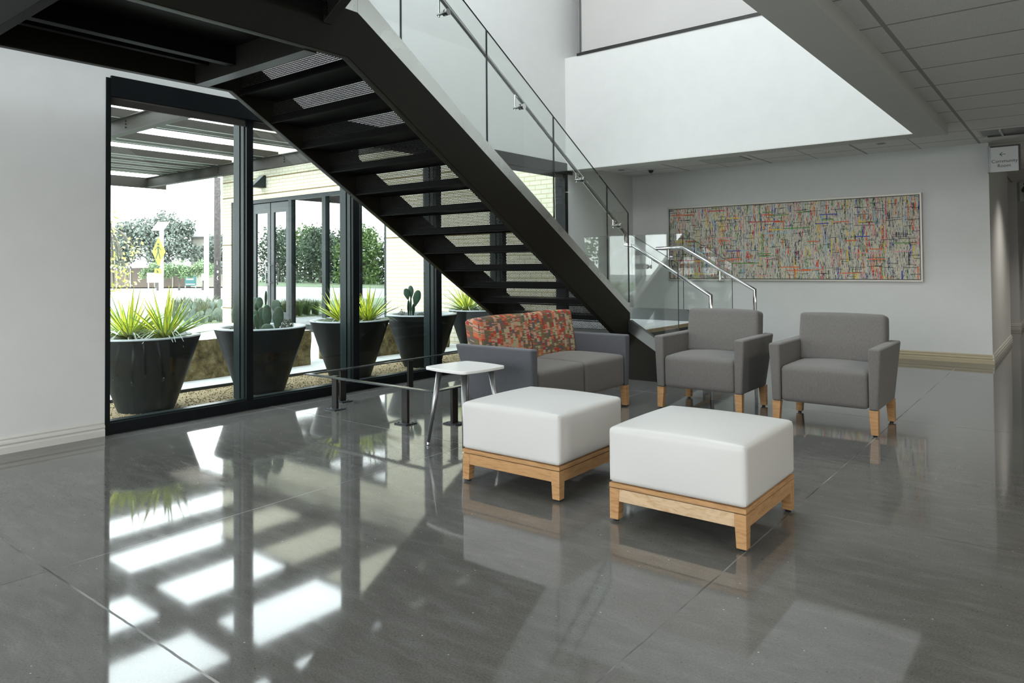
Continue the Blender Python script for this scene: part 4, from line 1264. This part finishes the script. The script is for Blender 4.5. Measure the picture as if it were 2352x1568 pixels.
for a, c in ((-13.60, -12.96), (-12.95, -12.31)):
    b = MB()
    b.box(a + 0.01, a + 0.11, f0 + 0.02, f1 - 0.03, 0.05, 2.53).box(c - 0.11, c - 0.01, f0 + 0.02, f1 - 0.03, 0.05, 2.53)
    b.box(a + 0.11, c - 0.11, f0 + 0.02, f1 - 0.03, 2.33, 2.53).box(a + 0.11, c - 0.11, f0 + 0.02, f1 - 0.03, 0.05, 0.30)
    d = part(b, 'glass_door', 'storedoor', bw)
    part(MB().box(a + 0.11, c - 0.11, BY + 0.065, BY + 0.073, 0.30, 2.33), 'door_pane', 'store_glass', d)
    hx = c - 0.06 if c < -12.9 else a + 0.06
    part(MB().tube([(hx, BY - 0.03, 0.85), (hx, BY - 0.03, 1.30)], 0.012, 10).tube([(hx, BY - 0.03, 0.9), (hx, BY + 0.04, 0.9)], 0.01, 8).tube([(hx, BY - 0.03, 1.25), (hx, BY + 0.04, 1.25)], 0.01, 8), 'door_handle', 'silver', d)
wl = thing('wall_lamp', 'dark wedge shaped wall lamp on brick above the storefront', 'wall lamp', (-13.14, BY, 2.86))
MB().prism([(-0.30, 0.0), (-0.002, 0.0), (-0.002, 0.24), (-0.05, 0.24)], 'x', -0.09, 0.09).build('housing', 'store', wl)
MB().box(-0.10, 0.10, -0.31, -0.002, -0.012, 0.0).build('lens_plate', 'pergola', wl)
# ------------------------------------------------------------------ pergola
pg = thing('pergola', 'dark steel pergola of beams and slats over the planting outside', 'pergola', (-11, 4, 3.2))
b = MB()
for yb in (4.70, 8.16):
    o = MB()
    o.box(-17.6, -5.72, yb - 0.012, yb + 0.012, 3.185, 3.39).box(-17.6, -5.72, yb - 0.06, yb + 0.06, 3.165, 3.185).box(-17.6, -5.72, yb - 0.06, yb + 0.06, 3.385, 3.40)
    for bx in (-13.2, -12.0, -10.8, -14.4):
        for zz in (3.25, 3.30, 3.345):
            o.tube([(bx, yb - 0.03, zz), (bx, yb - 0.012, zz)], 0.012, 8)
    part(o, 'beam', 'pergola', pg)
o = MB().box(-17.66, -17.6, -6, 8.6, 3.15, 3.40)
part(o, 'end_beam', 'pergola', pg)
for xx in (-7.43, -9.15, -10.87, -12.59, -14.31, -15.05, -15.75, -16.45):
    sl = part(MB().box(xx - 0.49, xx, -6, 8.28, 3.40, 3.532).box(xx - 0.15, xx, 8.28, 8.41, 3.40, 3.532), 'slat', 'pergola', pg)
    o = MB().box(xx - 0.035, xx - 0.012, -6, 8.26, 3.394, 3.400).box(xx - 0.335, xx - 0.31, -6, 8.26, 3.394, 3.400)
    part(o, 'slat_lip', 'pergola_lip', sl)
# ------------------------------------------------------------------ planting bed beyond the paving
struct(MB().box(-22, -15.2, -4, 14, -0.3, -0.02).build('planting_bed', 'turf'))
random.seed(31)
padset = [(0.0, 0.0, 0.34, 0.24, 0.1, 0.3, 0.0), (0.12, 0.05, 0.36, 0.2, 0.35, 0.1, 0.05), (-0.14, 0.02, 0.33, 0.2, -0.35, 0.2, 0.05), (0.05, 0.30, 0.55, 0.16, 0.1, 0.2, 0.0), (-0.12, 0.28, 0.5, 0.15, -0.1, -0.2, 0.03), (0.22, 0.30, 0.52, 0.15, 0.25, 0.1, 0.05)]
for lab, loc, sc in (('grey green prickly pear in the bed just left of the storefront', (-15.55, 8.78, -0.02), 0.95), ('grey green prickly pear in the bed behind the yuccas', (-16.2, 8.35, -0.02), 0.8), ('small pale prickly pear low in the bed left of the storefront', (-15.4, 8.30, -0.02), 0.5)):
    make_cactus(lab, loc, padset, 'cactus_pale', sc, 'prickly pears in the outdoor bed')
def make_tuft(loc, r, h, n, seed, label, mat='grass', group='ornamental grasses outside'):
    random.seed(seed)
    b = MB()
    for k in range(n):
        a = random.uniform(0, 6.28)
        d = Vector((cos(a), sin(a), 0))
        sd = Vector((-sin(a), cos(a), 0)) * random.uniform(0.004, 0.009)
        le, hh = r * random.uniform(0.15, 1), h * random.uniform(0.6, 1.1)
        p0 = d * random.uniform(0, 0.05)
        p1 = d * le * 0.4 + Vector((0, 0, hh * 0.7))
        p2 = d * le + Vector((0, 0, hh * random.uniform(0.8, 1.0)))
        b.face([p0 - sd, p0 + sd, p1 + sd * .7, p1 - sd * .7]).face([p1 - sd * .7, p1 + sd * .7, p2])
    o = b.build('grass_tuft', mat)
    o.location = loc
    tag(o, label, 'grass', group)
    return o
GR = 'wispy grass tuft in the outdoor bed between yuccas and storefront'
for k, (x, y) in enumerate(((-16.5, 9.0), (-17.2, 9.1), (-16.8, 8.5), (-17.6, 9.0), (-16.4, 8.8), (-18.2, 9.4), (-17.4, 8.7), (-16.0, 8.95), (-16.9, 9.35), (-15.9, 8.6))):
    make_tuft((x, y, -0.02), 0.45, 0.62, 120, 40 + k, GR)
for k in range(6):
    make_tuft((-15.35 + random.uniform(-.1, .15), 7.95 + 0.2 * k, -0.02), 0.2, 0.2, 60, 60 + k, 'low pale plant at the near edge of the outdoor bed', 'cactus_pale', 'low edge plants outside')
# ------------------------------------------------------------------ trees, poles and buildings across the road
def make_tree(label, loc, blobs, n, leaf, mat, trunk, seed, group=None, branches=6):
    random.seed(seed)
    t = thing('tree', label, 'tree', loc, 0, group)
    b = MB()
    tot = sum(r ** 2 for *_, r in blobs)
    for x, y, z, r in blobs:
        for k in range(int(n * r * r / tot)):
            u = Vector((random.gauss(0, 1), random.gauss(0, 1), random.gauss(0, 1))).normalized()
            p = Vector((x, y, z)) + u * r * (random.random() ** 0.4) * random.uniform(0.85, 1.12)
            a = Vector((random.gauss(0, 1), random.gauss(0, 1), random.gauss(0, 1))).normalized() * leaf * random.uniform(.6, 1.4)
            c = a.cross(Vector((random.gauss(0, 1), random.gauss(0, 1), random.gauss(0, 1)))).normalized() * leaf * random.uniform(.4, .8)
            b.face([p - a, p - c, p + a, p + c])
    b.build('crown', mat, t)
    b = MB()
    for path, r in trunk:
        b.tube(path, r, 8)
    for x, y, z, r in blobs[:branches]:
        s0 = Vector(trunk[0][0][-1])
        b.tube([s0, s0.lerp(Vector((x, y, z)), 0.5) + Vector((0, 0, 0.1)), (x, y, z)], [trunk[0][1][-1] * .7, 0.04, 0.015], 6)
    b.build('trunk', 'bark', t)
    return t
RX = Vector((0.786, 0.618, 0))
def bl(lst):
    return [(RX.x * a, RX.y * a, z, r) for a, z, r in lst]
make_tree('large grey green tree across the road, behind the crossing sign', (-46.2, 22.0, 0), bl([(-2.0, 2.6, 1.1), (-1.2, 3.6, 1.0), (-0.3, 3.0, 1.1), (0.5, 4.0, 0.95), (1.2, 3.2, 1.0), (1.7, 2.4, 0.8), (-2.4, 1.9, 0.8), (0.2, 2.0, 0.9), (1.9, 3.9, 0.55), (-2.2, 3.7, 0.6)]), 9000, 0.10, 'tree_a', [([(0, 0, 0), (0.05, 0, 1.4)], [0.16, 0.12])], 71)
make_tree('grey green tree across the road, behind the wooden utility pole', (-43.6, 24.6, 0), bl([(-0.9, 2.0, 0.8), (0.0, 2.7, 0.8), (0.9, 2.2, 0.9), (1.6, 3.0, 0.9), (0.6, 1.4, 0.7), (2.2, 1.7, 0.8)]), 4500, 0.09, 'tree_a', [([(0, 0, 0), (0, 0, 1.2)], [0.12, 0.09])], 72)
for k, (x, y, lab) in enumerate(((-42.3, 20.15, 'small street tree with fresh green crown behind the crossing sign'), (-41.35, 20.95, 'small street tree with fresh green crown left of the teal banner'), (-40.25, 21.8, 'small street tree with fresh green crown right of the teal banner'))):
    make_tree(lab, (x, y, -0.05), bl([(-0.45, 1.15, 0.42), (0.0, 1.35, 0.48), (0.5, 1.15, 0.42), (0.15, 1.0, 0.35), (-0.8, 0.95, 0.3)]), 1500, 0.06, 'tree_b', [([(0, 0, 0), (0.06, 0.03, 0.4), (-0.02, 0, 0.75)], [0.07, 0.05, 0.04])], 80 + k, 'small street trees', 3)
make_tree('sparse yellow leaved tree at the left edge of the window', (-21.3, 8.75, 0), bl([(-0.2, 1.7, 0.5), (0.35, 1.3, 0.45), (0.1, 2.4, 0.5), (0.6, 0.9, 0.35), (0.2, 0.6, 0.3), (0.75, 1.8, 0.35)]), 330, 0.055, 'tree_c', [([(0, 0, 0), (0.02, 0, 0.9), (0.1, 0.05, 2.4)], [0.05, 0.04, 0.015])], 90, None, 6)
up = thing('utility_pole', 'weathered wooden utility pole standing left of the brick wing', 'utility pole', (-27.46, 15.50, -0.1))
MB().tube([(0, 0, 0), (0.0, 0, 3), (0, 0, 5.0)], [0.135, 0.13, 0.125], 16).build('shaft', 'pole', up, smooth=True)
b = MB()
fx, fy = 0.87, -0.49
def decal(b, u0, z0, u1, z1, w_):
    # thin bar on the side of the shaft that faces the window
    d = Vector((RX.x, RX.y, 0))
    n_ = Vector((fx, fy, 0)) * 0.137
    p, q = d * u0 + Vector((0, 0, z0)) + n_, d * u1 + Vector((0, 0, z1)) + n_
    s_ = (q - p).normalized().cross(Vector((fx, fy, 0))) * w_
    b.face([p - s_, p + s_, q + s_, q - s_])
decal(b, -0.055, 0.84, 0.03, 1.0, 0.009)
decal(b, 0.03, 0.84, -0.055, 1.0, 0.009)
decal(b, -0.01, 1.45, -0.01, 1.60, 0.008)
b.build('chalk_marks', 'white_metal', up)
b = MB()
decal(b, -0.02, 1.17, 0.05, 1.17, 0.045)
b.build('tag_plate', 'white_metal', up)
MB().tube([(0.35, 0.25, 0.0), (0.10, 0.06, 4.9)], 0.012, 6).build('guy_wire', 'grass', up)
wp = thing('light_pole', 'slim white metal pole between the street trees and utility pole', 'pole', (-25.73, 14.09, 0))
MB().tube([(0, 0, 0), (0, 0, 2.45)], 0.085, 14).build('shaft', 'white_metal', wp, smooth=True)
MB().lathe([(0.085, 2.45), (0.05, 2.50), (0.02, 2.60), (0.0, 2.61)], n=14).build('cap', 'white_metal', wp)
MB().box(-0.16, -0.09, -0.12, 0.0, 0.75, 1.0).build('push_button_box', 'white_metal', wp)
cs = thing('crossing_sign', 'white pole with solar panel and yellow diamond pedestrian crossing sign', 'road sign', (-39.42, 19.0, 0), IRA)
MB().tube([(0, 0, 0), (0, 0, 3.7)], 0.11, 12).build('pole', 'white_metal', cs, smooth=True)
b = MB().hexa([(-0.42, -0.25, 3.3), (0.22, -0.25, 3.3), (0.30, 0.25, 3.75), (-0.34, 0.25, 3.75), (-0.42, -0.25, 3.35), (0.22, -0.25, 3.35), (0.30, 0.25, 3.8), (-0.34, 0.25, 3.8)])
b.build('solar_panel', 'white_metal', cs)
b = MB().prism([(-0.08 - 0.36, 2.15), (-0.08, 1.35), (-0.08 + 0.36, 2.15), (-0.08, 2.95)], 'y', -0.16, -0.13)
b.build('diamond_plate', 'sign_yellow', cs)
b = MB()
b.lathe([(0, 0), (0.07, 0)], n=14)
b.v = [(x - 0.1, -0.165, y + 2.55) for x, y, z in b.v]
for p in ([(-0.16, 2.45), (-0.05, 2.45), (-0.05, 2.15), (-0.14, 2.15)], [(-0.14, 2.15), (-0.08, 2.15), (-0.20, 1.75), (-0.26, 1.75)], [(-0.11, 2.15), (-0.05, 2.15), (0.04, 1.75), (-0.02, 1.75)], [(-0.16, 2.43), (-0.13, 2.40), (-0.27, 2.2), (-0.30, 2.24)], [(-0.05, 2.43), (-0.08, 2.40), (0.05, 2.2), (0.08, 2.24)]):
    b.prism(p, 'y', -0.167, -0.162)
b.build('walking_figure', 'sign_black', cs)
b = MB().box(-0.30, 0.06, -0.16, -0.13, 0.95, 1.22)
b.build('arrow_plate', 'sign_yellow', cs)
b = MB().prism([(-0.17, 0.99), (-0.08, 0.99), (-0.08, 1.08), (-0.20, 1.18), (-0.20, 1.13)], 'y', -0.167, -0.162)
b.build('arrow', 'sign_black', cs)
b = MB().box(-0.34, -0.22, -0.17, -0.12, 1.30, 1.38).box(-0.13, -0.02, -0.17, -0.12, 1.30, 1.38)
b.build('beacon', 'sign_black', cs)
wbx = thing('notice_board', 'white rectangular board on two thin posts beneath crossing sign', 'sign', (-40.4, 19.1, 0), IRA)
MB().box(-0.42, 0.30, -0.03, 0.03, 0.45, 1.0).build('board', 'white_metal', wbx)
for xx in (-0.35, 0.25):
    MB().box(xx - 0.02, xx + 0.02, -0.02, 0.02, 0, 0.45).build('post', 'white_metal', wbx)
tbn = thing('banner_sign', 'teal rectangular banner standing before the far pale wall', 'sign', (-44.4, 23.25, 0), IRA)
MB().box(-0.35, 0.35, -0.02, 0.02, 0.12, 0.78).build('banner', 'teal', tbn)
MB().box(-0.26, 0.2, -0.025, -0.02, 0.5, 0.58).box(-0.3, 0.3, -0.025, -0.02, 0.2, 0.25).build('pale_bands', 'white_metal', tbn)
for xx in (-0.33, 0.33):
    MB().box(xx - 0.02, xx + 0.02, -0.02, 0.02, 0, 0.14).build('foot', 'white_metal', tbn)
fb = thing('far_building', 'pale gabled building across the road behind the street trees', 'building', (-46.5, 23.3, 0), IRA)
MB().box(0.9, 9, 0.3, 8, 0, 3.35).build('wall', 'cream', fb)
MB().box(-9, 0.9, 0.5, 8, 0, 1.3).build('low_wing', 'tan', fb)
MB().prism([(0.5, 3.3), (9.4, 3.3), (9.4, 6.3), (4.9, 6.9)], 'y', 0.0, 8.3).build('gable_roof', 'roofgrey', fb)
MB().box(0.8, 9.1, 0.2, 0.32, 3.2, 3.5).build('cornice', 'roofgrey', fb)
b = MB().box(2.15, 2.9, 0.26, 0.31, 0.9, 2.1)
b.lathe([(0.0, 0), (0.375, 0)], n=20)
b.v[8:] = [(x + 2.525, 0.258, y + 2.1) for x, y, z in b.v[8:]]
b.build('window', 'tree_a', fb)
for k, xx in enumerate((-5.6, -4.1, -3.2, -1.6, -0.4)):
    MB().box(xx, xx + 0.06, 0.44, 0.5, 0, 1.25).build('panel_joint', 'cream', fb)
MB().box(-8.0, -5.4, 0.40, 0.5, 0, 1.0).build('dark_panel', 'darkroom', fb)
gt = thing('metal_gate', 'black barred metal gate beside the left end of brick wing', 'gate', (-37.5, 22.6, 0), IRA)
b = MB()
for k in range(9):
    b.box(k * 0.12, k * 0.12 + 0.05, 0, 0.05, 0, 1.3)
b.build('bars', 'black', gt)
MB().box(-0.05, 1.06, 0, 0.06, 1.25, 1.32).box(-0.05, 1.06, 0, 0.06, 0.05, 0.12).build('rails', 'black', gt)
# side of the site mirrored in the storefront glass
struct(MB().box(-70, -17, -30, -12, -0.3, -0.03).build('verge', 'turf'))
for k in range(11):
    x = -20 - 3.6 * k + random.uniform(-.6, .6)
    y = -13.2 - 0.75 * k - 1.5 * (k % 2)
    s_ = 0.95 + 0.05 * k + random.uniform(-.08, .12)
    make_tree('leafy roadside tree seen only mirrored in the storefront glass', (x, y, -0.05), [(-1.1 * s_, 0, 1.8 * s_, 1.15 * s_), (0, 0.4, 2.5 * s_, 1.2 * s_), (1.2 * s_, 0, 1.9 * s_, 1.15 * s_), (0.3, -0.5, 0.9 * s_, 1.0 * s_), (-0.5, 0, 3.0 * s_, 0.75 * s_), (0.9, 0, 2.9 * s_, 0.6 * s_), (-1.6, 0.2, 0.6 * s_, 0.8 * s_), (1.7, 0.1, 0.6 * s_, 0.8 * s_)], 4200, 0.12, ('tree_n', 'tree_m', 'tree_m')[k % 3], [([(0, 0, 0), (0.1, 0, 1.1)], [0.13, 0.1])], 100 + k, 'roadside trees mirrored in the storefront')
for k in range(14):
    make_tuft((-15.45 - 0.35 * (k % 3), 5.3 + 0.085 * k, -0.03), 0.32, 0.46, 130, 130 + k, 'green grass clump in the bed, seen only mirrored in the storefront', 'tree_n', 'grass clumps mirrored in the storefront')
